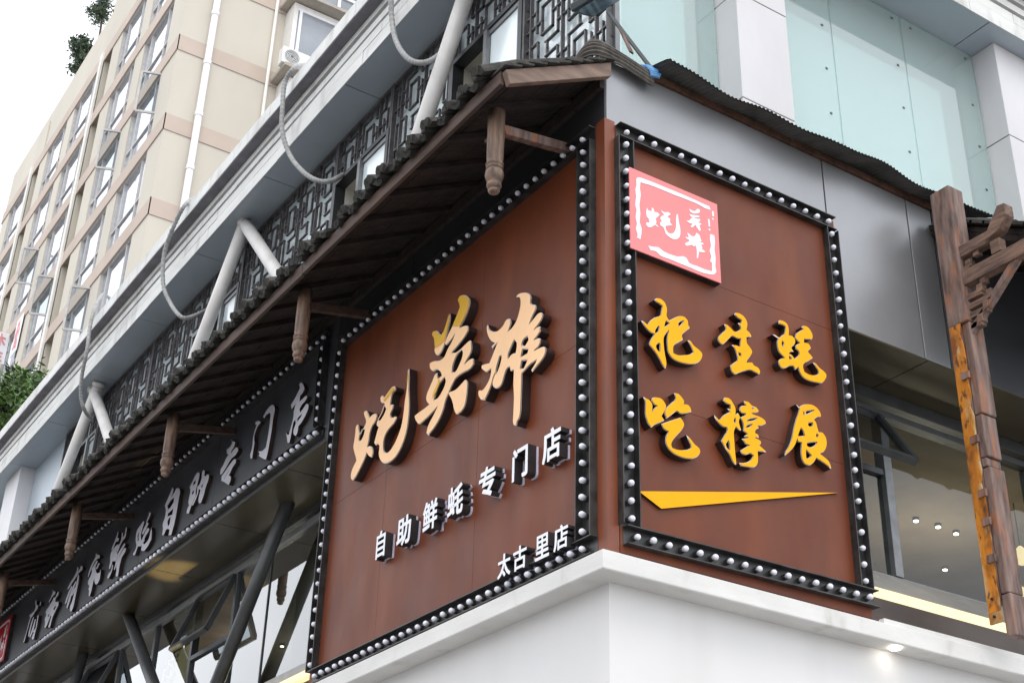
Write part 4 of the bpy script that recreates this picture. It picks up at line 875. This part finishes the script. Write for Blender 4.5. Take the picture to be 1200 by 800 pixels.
mb.add(vs, fs); o = mb.build('corrugated_sheet', 'corrugated_brown', smooth=True); sm_ = o.modifiers.new('thick', 'SOLIDIFY'); sm_.thickness = 0.008
tag(o, 'short brown ribbed sheet bent round the fascia corner', 'roof sheet')
tp = MB()
for k in range(9): tp.tube([(0.062-0.0016*k*k, 0.325, 7.455+0.018*k), (0.075-0.0016*k*k, 0.385+0.01*math.sin(k*2), 7.46+0.019*k)], 0.012, 6)
tag(tp.build('blue_tarp', 'tarp_blue', smooth=True), 'crumpled blue tarp stuffed between the corrugated sheets', 'tarp')
b = MB(); b.box((-0.06, 0.40, 7.478), (0.022, 3.3, 7.525)); tag(b.build('rusty_strip', 'rust_strip', bevel=0.003), 'thin rusty batten under the black corrugated sheet', 'strip')

# ================================================================== PORCH at the right: weathered post, bracket arms, roof
PO = thing('porch_post', 'weathered timber post with peeling orange steel plate and bracket arms', 'post', (0.29, 2.78, 4.15))
MB().box((0.215, 2.715, 6.30), (0.385, 2.865, 7.39)).build('post_head', 'wood_weathered', PO, bevel=0.01)
segs = [(4.16, 4.42, 0.375), (4.425, 5.25, 0.365), (5.26, 5.32, 0.345), (5.325, 5.62, 0.36), (5.625, 6.298, 0.37)]
for i, (z0, z1, xo) in enumerate(segs): MB().box((0.315, 2.735, z0), (xo+0.01, 2.875, z1)).build('post_timber', 'wood_weathered', PO, bevel=0.008)
mb = MB(); npt = 26; left = []; 
for k in range(npt+1):
    z = 4.32+(6.30-4.32)*k/npt; left.append((0.315+random.uniform(-.012, .012), 2.712, z))
poly = [(0.225, 2.712, 4.32), *left, (0.225, 2.712, 6.30)]
mb.extr(poly[::-1], (0, 0.012, 0)); mb.build('steel_plate', 'rust_orange', PO)
MB().box((0.226, 2.710, 4.25), (0.318, 2.7245, 4.318)).build('plate_foot', 'primer_yellow', PO)
MB().box((0.228, 2.7255, 4.40), (0.313, 2.865, 6.29)).build('post_core', 'wood_weathered', PO)
for z in (4.62, 4.86, 5.05, 5.42, 5.88):
    MB().box((0.285, 2.69, z), (0.345, 2.711, z+0.05)).build('chipped_block', 'wood_weathered', PO)
for z in (4.29, 4.40): MB().tube([(0.27, 2.712, z), (0.27, 2.70, z)], 0.009, 8).build('bolt', 'frame_black', PO)
def arm(y, x0, x1, z0, z1, drop, th=0.075, name='bracket_arm', tip=0.06):
    q = [(x0, y, z0), (x1-tip, y, z0+drop*0.9), (x1, y, z0+drop+0.03), (x1, y, z1+drop), (x0, y, z1)]
    return MB().extr(q[::-1], (0, th, 0)).build(name, 'wood_arm', PO, bevel=0.006)
arm(2.73, 0.33, 0.66, 6.79, 6.88, 0.0)
MB().extr([(0.60, 2.725, 6.80), (0.64, 2.725, 6.89), (0.74, 2.725, 7.02), (0.80, 2.725, 7.01), (0.80, 2.725, 6.92), (0.73, 2.725, 6.84)], (0, 0.085, 0)).build('arm_head', 'wood_arm', PO, bevel=0.006)
arm(2.73, 0.33, 1.02, 6.57, 6.68, 0.0)
MB().box((0.63, 2.735, 6.69), (0.71, 2.80, 6.79)).build('spacer_block', 'wood_arm', PO, bevel=0.005)
MB().box((0.50, 2.745, 6.53), (0.545, 2.79, 6.57)).build('spacer_block', 'wood_arm', PO)
MB().box((0.48, 2.745, 6.755), (0.525, 2.79, 6.79)).build('spacer_block', 'wood_arm', PO)
for k, (z, xe) in enumerate(((6.72, 0.44), (6.50, 0.50), (6.43, 0.57), (6.36, 0.53), (6.28, 0.47))):
    MB().box((0.36, 2.745, z-0.045), (xe, 2.795, z)).build('step_arm', 'wood_arm', PO, bevel=0.004)
    MB().extr([(xe-0.045, 2.742, z-0.045), (xe+0.012, 2.742, z-0.02), (xe+0.012, 2.742, z+0.035), (xe-0.03, 2.742, z+0.035)][::-1], (0, 0.055, 0)).build('step_head', 'wood_arm', PO, bevel=0.004)
MB().bar((0.34, 2.77, 6.20), (0.80, 2.77, 6.585), 0.05, 0.045).build('diagonal_brace', 'wood_weathered', PO, bevel=0.004)
PR = thing('porch_roof', 'dark timber porch roof with clay tiles resting on the bracket arms', 'porch', (0.6, 5, 6.7))
MB().box((0.86, 2.84, 6.56), (0.94, 9.0, 6.66)).build('eave_beam', 'wood_under', PR, bevel=0.005)
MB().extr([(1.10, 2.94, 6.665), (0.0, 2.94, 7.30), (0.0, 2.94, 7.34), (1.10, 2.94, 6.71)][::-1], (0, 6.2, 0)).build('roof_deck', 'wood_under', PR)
k = 0; y = 2.97
while y < 9:
    MB().bar((1.09, y, 6.645), (0.01, y, 7.27), 0.05, 0.05, up=(0, 1, 0)).build('rafter', 'wood_under', PR); y += 0.42
tmesh = MB()
n_ = Vector((math.sin(math.atan2(0.635, 1.1)), 0, math.cos(math.atan2(0.635, 1.1)))); d_ = Vector((-1.1, 0, 0.635)).normalized()
vs = []; NT = 7
for e, s_ in ((0, -0.05), (1, 0.28)):
    for rr in (0.068, 0.04):
        for q in range(NT+1):
            t = 0.1+(math.pi-0.2)*q/NT; vs.append(Vector((0, rr*math.cos(t), 0))+n_*rr*math.sin(t)+d_*s_)
mm = NT+1; fs = []
for q in range(NT): fs += [(q+1, q, 2*mm+q, 2*mm+q+1), (m_ if False else mm+q, mm+q+1, 3*mm+q+1, 3*mm+q), (q, q+1, mm+q+1, mm+q), (2*mm+q+1, 2*mm+q, 3*mm+q, 3*mm+q+1)]
tmesh.add(vs, fs); tme = tmesh.mesh('eave_tile', 'tile')
y = 3.0
while y < 6.5:
    for s_ in (0, 0.28, 0.56, 0.84): place('cover_tile', tme, Vector((1.10, y+random.uniform(-.012, .012), 6.715))+d_*s_+n_*random.uniform(0, .012), PR, rot=(random.uniform(-.08, .08), 0, random.uniform(-.05, .05)))
    y += 0.2
for i in range(10):
    s_ = i*0.12; p = Vector((1.12, 2.90, 6.715))+d_*s_
    MB().extr([p, p+Vector((0, 0.11, 0)), p+Vector((0, 0.11, 0))+d_*0.14, p+d_*0.14], n_*0.018+Vector((0, 0, random.uniform(0, .008)))).build('verge_tile', 'tile', PR)

# ================================================================== HOSES, FLOODLIGHT
def spline(pts, n=8):
    P = [Vector(p) for p in pts]; P = [P[0]*2-P[1]]+P+[P[-1]*2-P[-2]]; res = []
    for i in range(1, len(P)-2):
        a, b, c, d = P[i-1:i+3]
        for k in range(n):
            t = k/n; res.append(0.5*((2*b)+(c-a)*t+(2*a-5*b+4*c-d)*t*t+(3*b-a-3*c+d)*t**3))
    res.append(P[-2]); return res
def hose(label, pix, rad=0.026):
    pts = [ony(x, y, Y) for x, y, Y in pix]
    sp_ = spline(pts, 24); tag(MB().tube(sp_, [rad*(1.0 if (i//2) % 2 else 0.86) for i in range(len(sp_))], 10).build('drain_hose', 'hose', smooth=True), label, 'hose')
hose('corrugated grey hose hooked over the cornice near the air conditioner', [(360, 76, 0.10), (345, 80, -0.10), (334, 97, -0.14), (331, 125, -0.14), (331, 155, -0.11), (340, 182, -0.03), (356, 202, 0.03), (373, 212, 0.12), (388, 212, 0.25), (402, 205, 0.45)])
hose('thin grey hose dropping from the cornice beside the steep white strut', [(228, 232, 0.10), (217, 240, -0.10), (205, 262, -0.14), (193, 295, -0.14), (191, 330, -0.10), (198, 352, -0.03), (212, 371, 0.05), (225, 371, 0.2), (245, 362, 0.45)])
hose('pale hose hanging in front of the cornice by the far strut pair', [(120, 345, 0.10), (112, 358, -0.1), (106, 380, -0.14), (102, 410, -0.14), (96, 440, -0.10), (95, 465, -0.03), (100, 482, 0.08), (108, 492, 0.3)])
hose('pale hose looped from the soffit to the lattice above the open window', [(458, -25, -0.1), (459, 20, -0.03), (465, 50, 0.0), (480, 70, 0.05), (500, 73, 0.15), (520, 60, 0.3), (530, 45, 0.42)])
FL = thing('floodlight', 'dark floodlight on a raking arm above the fascia corner', 'lamp', onx(752, 62, -0.15))
p0 = onx(752, 66, -0.15); p1 = ony(712, 14, 0.26); p2 = ony(705, 3, 0.30)
MB().bar(p0-(p1-p0)*0.32, p1, 0.03, 0.02).build('arm', 'lamp_body', FL)
MB().bar(onx(740, 62, -0.15), p0.lerp(p1, 0.62)+Vector((-0.01, 0, 0.02)), 0.035, 0.012).build('bracket', 'wood_weathered', FL)
c = (p1+p2)/2+Vector((-0.02, 0.0, 0.06)); ax = Vector((1.0, 0.25, 0.05)).normalized(); ay = Vector((-0.2, 0.9, 0.42)).normalized(); az = ax.cross(ay).normalized(); ay = az.cross(ax)
q = [c+ax*a*0.19+ay*b_*0.13 for a, b_ in ((-1, -1), (1, -1), (1, 1), (-1, 1))]
MB().extr(q, az*0.06).build('housing', 'lamp_body', FL, bevel=0.01)
q = [c+ax*a*0.165+ay*b_*0.105-az*0.004 for a, b_ in ((-1, -1), (1, -1), (1, 1), (-1, 1))]
MB().extr(q, az*0.003).build('lens', 'lamp_glass', FL)
# small downlight under the ledge that washes the white wall
dl = thing('downlight', 'small round downlight glowing under the white ledge', 'lamp', (0.07, 2.03, 4.0))
MB().lathe((0.07, 2.03, 4.013), [(0.0, 0), (0.03, 0), (0.034, 0.004), (0.034, 0.02)][1:], 16).build('lens', 'bulb_lit', dl)
l = bpy.data.lights.new('downlight_beam', 'SPOT'); l.energy = 9; l.spot_size = R(62); l.spot_blend = 0.8; l.color = (1, 0.95, 0.88); l.shadow_soft_size = 0.02
lo = bpy.data.objects.new('downlight_beam', l); coll.objects.link(lo); lo.parent = dl; lo.location = (0.0, 0, -0.03); lo.rotation_euler = (0, R(-14), 0)

# ================================================================== LIT INTERIOR
def spot_lamp(x, y, z, e, label, warm=(1, 0.9, 0.75)):
    t = thing('ceiling_spot', label, 'lamp', (x, y, z), 'spotlights on the dining room ceiling')
    MB().tube([(x, y, z), (x, y, z-0.025)], 0.028, 10).build('can', 'interior_dark', t)
    MB().tube([(x, y, z-0.026), (x, y, z-0.034)], 0.020, 10).build('lens', 'bulb_lit', t)
    if e:
        l = bpy.data.lights.new('lamp', 'POINT'); l.energy = e; l.color = warm; l.shadow_soft_size = 0.25
        o = bpy.data.objects.new('lamp_light', l); coll.objects.link(o); o.parent = t; o.location = (0, 0, -0.7)
for (px_, py_, e) in ((1074, 614, 5.5), (1100, 621, 0), (1121, 629, 5.5), (1108, 671, 0)):
    p = onz(px_, py_, 6.02); spot_lamp(p.x, p.y, 6.078, e, 'small white spotlight on the beige ceiling behind the right glazing')
for (px_, py_, e) in ((359, 711, 0), (330, 762, 25)):
    p = onz(px_, py_, 6.02); spot_lamp(p.x, p.y, 6.098, e, 'small white spotlight on the dark ceiling behind the left glazing')
for i, (px_, py_) in enumerate(((1197, 652), (1199, 700))):
    p = onx(px_, py_, -1.2)
    t = thing('pendant_lamp', 'glowing amber glass pendant bulb behind the right glazing', 'lamp', p, 'amber pendants')
    MB().lathe(p, [(0.012, 0.09), (0.05, 0.05), (0.065, 0.0), (0.05, -0.05), (0.015, -0.07)][::-1], 12).build('globe', 'led', t, smooth=True)
    MB().tube([p+Vector((0, 0, 0.09)), (p.x, p.y, 6.07)], 0.004, 6).build('cord', 'frame_black', t)
dsc = thing('wall_disc', 'pale yellow round lit wall panel with leaves behind the left glazing', 'decoration', (-9.2, 1.3, 4.9))
dc = ony(205, 788, 1.2); mb = MB(); mb.tube([(dc.x, 1.2, dc.z), (dc.x, 1.24, dc.z)], 0.42, 40); mb.build('disc', 'disc_yellow', dsc)
mb = MB()
for i in range(160):
    c = Vector((dc.x+random.gauss(0, .10), 1.12+random.uniform(-.05, .05), dc.z+random.uniform(-.45, .28))); a = random.uniform(0, 6.28); d = Vector((math.cos(a), random.uniform(-.4, .4), math.sin(a)))*0.05; e = Vector((-d.z, 0.01, d.x))*0.4
    mb.add([c-d, c+e, c+d, c-e], [(0, 1, 2, 3)])
mb.build('leaves', 'leaf_b', dsc, kind='stuff')
up_ = onz(208, 668, ZF0); ux_, uy_ = up_.x, 0.25
ul = thing('uplight', 'warm uplight standing on the ledge below the charcoal sign', 'lamp', (ux_, uy_, 4.2))
MB().tube([(ux_, uy_, 4.14), (ux_, uy_, 4.24)], 0.05, 12).build('can', 'lamp_body', ul)
l = bpy.data.lights.new('uplight_beam', 'SPOT'); l.energy = 260; l.spot_size = R(24); l.spot_blend = 0.7; l.color = (1, 0.78, 0.36); l.shadow_soft_size = 0.03
o = bpy.data.objects.new('uplight_beam', l); coll.objects.link(o); o.parent = ul; o.location = (0, 0, 0.06); o.rotation_euler = (R(180), 0, 0)

# ================================================================== BEIGE APARTMENT BLOCK
BX, BY, BX2 = -29.08, 5.31, -52.7
BZ = [30.84+3.06*k for k in range(-9, 3)]              # band tops = window sills
ROOF = 39.1
AP = thing('apartment_block', 'tall beige apartment block with tan floor bands behind the shop', 'building', (-40, 12, 0))
lay = []                                               # window bays and recesses along the front, from the corner
x = 0.0
for rep in range(3):
    o_ = rep*9.12
    lay += [('w', o_+1.32, o_+4.10), ('w', o_+5.02, o_+7.62), ('r', o_+8.75, o_+9.72)]
lay = [(t, a, b_) for (t, a, b_) in lay if b_ < BX-BX2]
REC = 0.10
piers = []; prev = 0.0
for (t, a, b_) in lay: piers.append((prev, a)); prev = b_
piers.append((prev, BX-BX2))
for (a, b_) in piers:
    MB().box((BX-b_, BY, 0), (BX-a, BY+1.2, 36.85)).build('pier', 'beige', AP)
MB().box((BX2, BY+1.2, 0), (BX-0.001, BY+14, 38.0)).build('core_wall', 'beige', AP)
MB().box((BX2, BY+0.02, 36.87), (BX-10, BY+0.3, ROOF)).build('parapet', 'beige', AP)
MB().box((BX2+5.2, BY-0.03, 36.88), (BX2+6.0, BY+0.3, ROOF-0.6)).build('parapet', 'beige', AP)
MB().box((BX-10, BY+0.02, 36.87), (BX, BY+13.9, 43.0)).build('upper_storey', 'beige', AP)
for z in BZ:
    MB().box((BX2-0.02, BY-0.04, z-0.58), (BX+0.03, BY-0.001, z)).build('floor_band', 'beige_band', AP)
    MB().box((BX+0.001, BY-0.038, z-0.58), (BX+0.03, BY+14, z)).build('floor_band', 'beige_band', AP)
    for (t, a, b_) in lay:
        if t == 'w': MB().box((BX-b_, BY, z-0.58), (BX-a, BY+1.2, z)).build('spandrel', 'beige', AP)
        else:
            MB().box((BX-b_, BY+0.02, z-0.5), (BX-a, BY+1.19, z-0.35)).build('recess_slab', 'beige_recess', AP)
for (t, a, b_) in lay:
    if t == 'r': MB().box((BX-b_-0.3, BY-0.12, 0), (BX-b_, BY-0.041, 36.8)).build('pilaster', 'beige_white', AP)
wcount = 0; open_at = [(0, 8), (1, 8), (3, 8), (2, 7), (1, 6), (4, 7)]
def far_window(x0, x1, z0, z1, y, op=None):
    f = MB(); fw = 0.05
    f.box((x0, y-0.06, z0), (x0+fw, y+0.06, z1)); f.box((x1-fw, y-0.06, z0), (x1, y+0.06, z1)); f.box((x0+fw, y-0.06, z1-fw), (x1-fw, y+0.06, z1)); f.box((x0+fw, y-0.06, z0), (x1-fw, y+0.06, z0+fw))
    xa, xb = x0+(x1-x0)*0.22, x0+(x1-x0)*0.80
    zt = z0+0.85
    f.box((xa-0.03, y-0.055, z0+fw), (xa+0.03, y+0.055, z1-fw)); f.box((xb-0.03, y-0.055, z0+fw), (xb+0.03, y+0.055, z1-fw)); f.box((x0+fw, y-0.05, zt-0.03), (x1-fw, y+0.05, zt+0.03))
    w_ = f.build('window', 'far_frame', AP)
    for (pa, pb) in ((x0+fw, xa-0.03), (xa+0.03, xb-0.03), (xb+0.03, x1-fw)):
        for (za, zb) in ((z0+fw, zt-0.03), (zt+0.03, z1-fw)):
            tl = random.uniform(-0.012, 0.012)
            p = MB(); p.add([(pa, y+tl, za), (pb, y-tl, za), (pb, y-tl, zb), (pa, y+tl, zb)], [(0, 1, 2, 3)]); p.build('pane', 'far_glass', w_)
    if op:
        s_ = MB(); hx = x1-fw if op > 0 else x0+fw; ln = 0.62; ang = R(68)
        dx, dy = -math.cos(ang)*ln*op, -math.sin(ang)*ln
        a0, a1 = Vector((hx, y-0.06, zt+0.03)), Vector((hx+dx, y-0.06+dy, zt+0.03)); H = Vector((0, 0, z1-fw-zt-0.03))
        for p, q_ in ((a0, a1), (a0+H, a1+H), (a0, a0+H), (a1, a1+H)): s_.bar(p, q_, 0.07, 0.07, up=(0.3, 0.7, 0.2))
        s_.build('open_sash', 'far_frame', w_)
        p = MB(); p.add([a0, a1, a1+H, a0+H], [(0, 1, 2, 3)]); p.build('sash_glass', 'sash_glass', w_)
wi = 0
for (t, a, b_) in lay:
    for k in range(len(BZ)):
        z0 = BZ[k]; z1 = (BZ[k+1]-0.58) if k+1 < len(BZ) else 39.3
        if z1 > 36.9 or z0 < 8: continue
        if t == 'w': far_window(BX-b_+0.01, BX-a-0.01, z0+0.004, z1-0.004, BY+REC, (1 if (wi, k) in open_at else None))
        else:
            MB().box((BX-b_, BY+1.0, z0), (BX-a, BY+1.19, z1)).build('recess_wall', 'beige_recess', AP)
    if t == 'w': wi += 1
# side wall of the block: pipes, bay windows, air conditioner
MB().tube([(BX+0.14, BY+0.95, 0), (BX+0.14, BY+0.95, 43)], 0.11, 12).build('downpipe', 'white_pvc', AP, smooth=True)
for z in range(20, 43, 2): MB().tube([(BX+0.14, BY+0.95, z), (BX+0.14, BY+0.95, z+0.16)], 0.13, 12).build('pipe_collar', 'white_pvc', AP)
py2 = onx(318, 50, BX).y
MB().tube([(BX+0.09, py2, 0), (BX+0.09, py2, 43)], 0.055, 10).build('downpipe', 'beige_white', AP, smooth=True)
by0 = onx(330, 60, BX+0.7).y+0.25; acp = onx(340, 68, BX+1.0)
for k in range(-3, 4):
    zb = acp.z-0.33+3.06*k
    MB().box((BX, by0, zb), (BX+0.75, by0+6.0, zb+0.25)).build('bay_apron', 'beige_white', AP)
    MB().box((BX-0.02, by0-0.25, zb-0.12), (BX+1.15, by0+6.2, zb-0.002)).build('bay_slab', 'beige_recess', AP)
    MB().box((BX, by0, zb+0.252), (BX+0.70, by0+0.15, zb+2.9)).build('bay_cheek', 'beige_white', AP)
    MB().box((BX, by0+0.15, zb+2.72), (BX+0.7, by0+6, zb+2.9)).build('bay_head', 'beige_white', AP)
    f = MB()
    for yy in (0.2, 1.5, 3.0, 4.5): f.box((BX+0.62, by0+yy, zb+0.252), (BX+0.72, by0+yy+0.1, zb+2.71))
    f.box((BX+0.625, by0+0.151, zb+0.85), (BX+0.715, by0+6, zb+0.95)); f.box((BX+0.624, by0+0.151, zb+2.62), (BX+0.716, by0+6, zb+2.715))
    w_ = f.build('bay_window', 'white_pvc', AP)
    p = MB(); p.add([(BX+0.66, by0+0.1, zb+0.25), (BX+0.66, by0+6, zb+0.25), (BX+0.66, by0+6, zb+2.7), (BX+0.66, by0+0.1, zb+2.7)], [(0, 1, 2, 3)]); p.build('pane', 'far_glass_grey', w_)
acp = onx(340, 68, BX+1.0)
AC = thing('air_conditioner', 'white outdoor air conditioner unit on the apartment bay slab', 'air conditioner', acp)
MB().box((BX+0.76, acp.y-0.30, acp.z-0.32), (BX+1.08, acp.y+0.62, acp.z+0.32)).build('casing', 'ac_white', AC, bevel=0.02)
mb = MB(); fc = (acp.y+0.03, acp.z)
for rr in (0.07, 0.12, 0.17, 0.22, 0.26):
    pts = [(BX+1.085, fc[0]+rr*math.cos(2*math.pi*k/24), fc[1]+rr*math.sin(2*math.pi*k/24)) for k in range(25)]
    mb.tube(pts, 0.011, 5)
mb.build('grille', 'ac_white', AC)
mb = MB(); mb.tube([(BX+1.079, fc[0], fc[1]), (BX+1.083, fc[0], fc[1])], 0.25, 24); mb.build('fan_opening', 'ac_grille', AC)
# white open-sash notices with red characters on the far windows
def banner(label, pl, ua, ub, va, vb, chars_):
    t = thing('window_notice', label, 'notice', pl.p(ua, va, 0))
    MB().box(pl.p(ua, va, 0), pl.p(ub, vb, 0.02)).build('sheet', 'white_pvc', t)
    n = len(chars_)
    for i, ch in enumerate(chars_):
        h = (vb-va)/n; font_letter(ch, pl, ua+(ub-ua)*0.18, vb-(i+1)*h+h*0.1, (ub-ua)*0.64, h*0.8, 0.02, 0.035, t, ('print_red', 'print_red', 'print_red'), 0.03)
hx = ony(12.5, 392, BY).x; BPL = Plane((hx, 0, 0), (0, 1, 0), (1, 0, 0))
z1_ = BPL.px(12, 392).y; z0_ = BPL.px(8, 428).y
banner('white notice with red characters on an open apartment window sash', BPL, BY-0.62, BY-0.02, z0_, z1_, '木主')
FPL = Plane((0, BY-0.06, 0), (1, 0, 0), (0, -1, 0)); q0 = FPL.px(15, 402); q1 = FPL.px(33, 366)
banner('white paper notice with one red character stuck across an apartment window', FPL, q0.x+0.1, q0.x+0.95, q0.y-0.7, q0.y+0.9, '公')

# ================================================================== TREES
def tree(name, label, base_, h, trunk_r, crown_c, crown_r, nclump, leaf, seed, mleaf, group=None, per=150):
    rnd = random.Random(seed); t = thing(name, label, 'tree', base_, group)
    base_ = Vector(base_); cc = Vector(crown_c); mb = MB()
    mb.tube([base_, base_.lerp(cc, 0.5)+Vector((rnd.uniform(-.1, .1), rnd.uniform(-.1, .1), 0)), cc], [trunk_r, trunk_r*0.75, trunk_r*0.4], 8)
    clumps = []
    for i in range(nclump):
        while True:
            v = Vector((rnd.uniform(-1, 1), rnd.uniform(-1, 1), rnd.uniform(-1, 1)))
            if v.length < 1: break
        v = v*(0.55+0.45*v.length); c = cc+Vector((v.x*crown_r[0], v.y*crown_r[1], v.z*crown_r[2])); clumps.append(c)
        mb.tube([cc-Vector((0, 0, crown_r[2]*0.5)), cc.lerp(c, 0.6)+Vector((0, 0, -.05)), c], [trunk_r*0.35, trunk_r*0.2, trunk_r*0.06], 5)
    mb.build('trunk', 'bark', t)
    vs = []; fs = []; mi = []
    for c in clumps:
        cr = min(crown_r)*rnd.uniform(0.22, 0.42)
        for i in range(per):
            p = c+Vector((rnd.gauss(0, 1), rnd.gauss(0, 1), rnd.gauss(0, .8)))*cr*0.6
            a = Vector((rnd.gauss(0, 1), rnd.gauss(0, 1), rnd.gauss(0, .7))).normalized(); b_ = a.cross(Vector((rnd.gauss(0, 1), rnd.gauss(0, 1), rnd.gauss(0, 1)))).normalized()
            L = leaf*rnd.uniform(0.6, 1.3); n = len(vs)
            vs += [p-a*L, p+b_*L*0.38, p+a*L, p-b_*L*0.38]; fs.append((n, n+1, n+2, n+3)); mi.append(0 if rnd.random() < 0.65 else 1)
    mb = MB(); mb.v = [tuple(q) for q in vs]; mb.f = fs; mb.m = mi
    mb.build('crown', mleaf, t)
def plant_px(x, y, Y): return ony(x, y, Y)
c = plant_px(18, 478, 2.2)
tree('roof_tree', 'bright green leafy tree rising behind the pale cornice', (c.x, 2.2, 10.7), 5, 0.10, c-Vector((0, 0, 0.5)), (1.6, 1.2, 1.25), 46, 0.10, 3, ['leaf_b', 'leaf_a'], per=170)
c = plant_px(96, 66, BY+1.0)
tree('terrace_tree', 'dark green tree overhanging the apartment roof parapet', (c.x, BY+1.2, 38), 5, 0.10, (c.x, BY+1.0, c.z), (0.75, 0.7, 1.0), 30, 0.09, 5, ['leaf_c', 'leaf_a'], per=110)
c = plant_px(122, 8, BY+1.0)
tree('terrace_tree', 'sparse tree at the top terrace of the apartment block', (c.x-0.3, BY+1.2, 38), 5, 0.10, (c.x, BY+1.0, c.z), (0.85, 0.7, 0.85), 22, 0.09, 8, ['leaf_c', 'leaf_a'], per=70)

# ================================================================== BUILDING ACROSS THE STREET (stands behind the viewpoint, seen in the glass)
OB = thing('opposite_building', 'long low grey brick building across the street, reflected in the shop glass', 'building', (-20, -32, 0))
MB().box((-60, -40, 0), (-12, -31, 13)).build('wall', 'beige_recess', OB)
for i in range(12):
    for j in range(3): MB().box((-58+i*3.9, -31.0, 1.5+j*4), (-55.6+i*3.9, -30.95, 3.9+j*4)).build('window', 'far_glass_grey', OB)
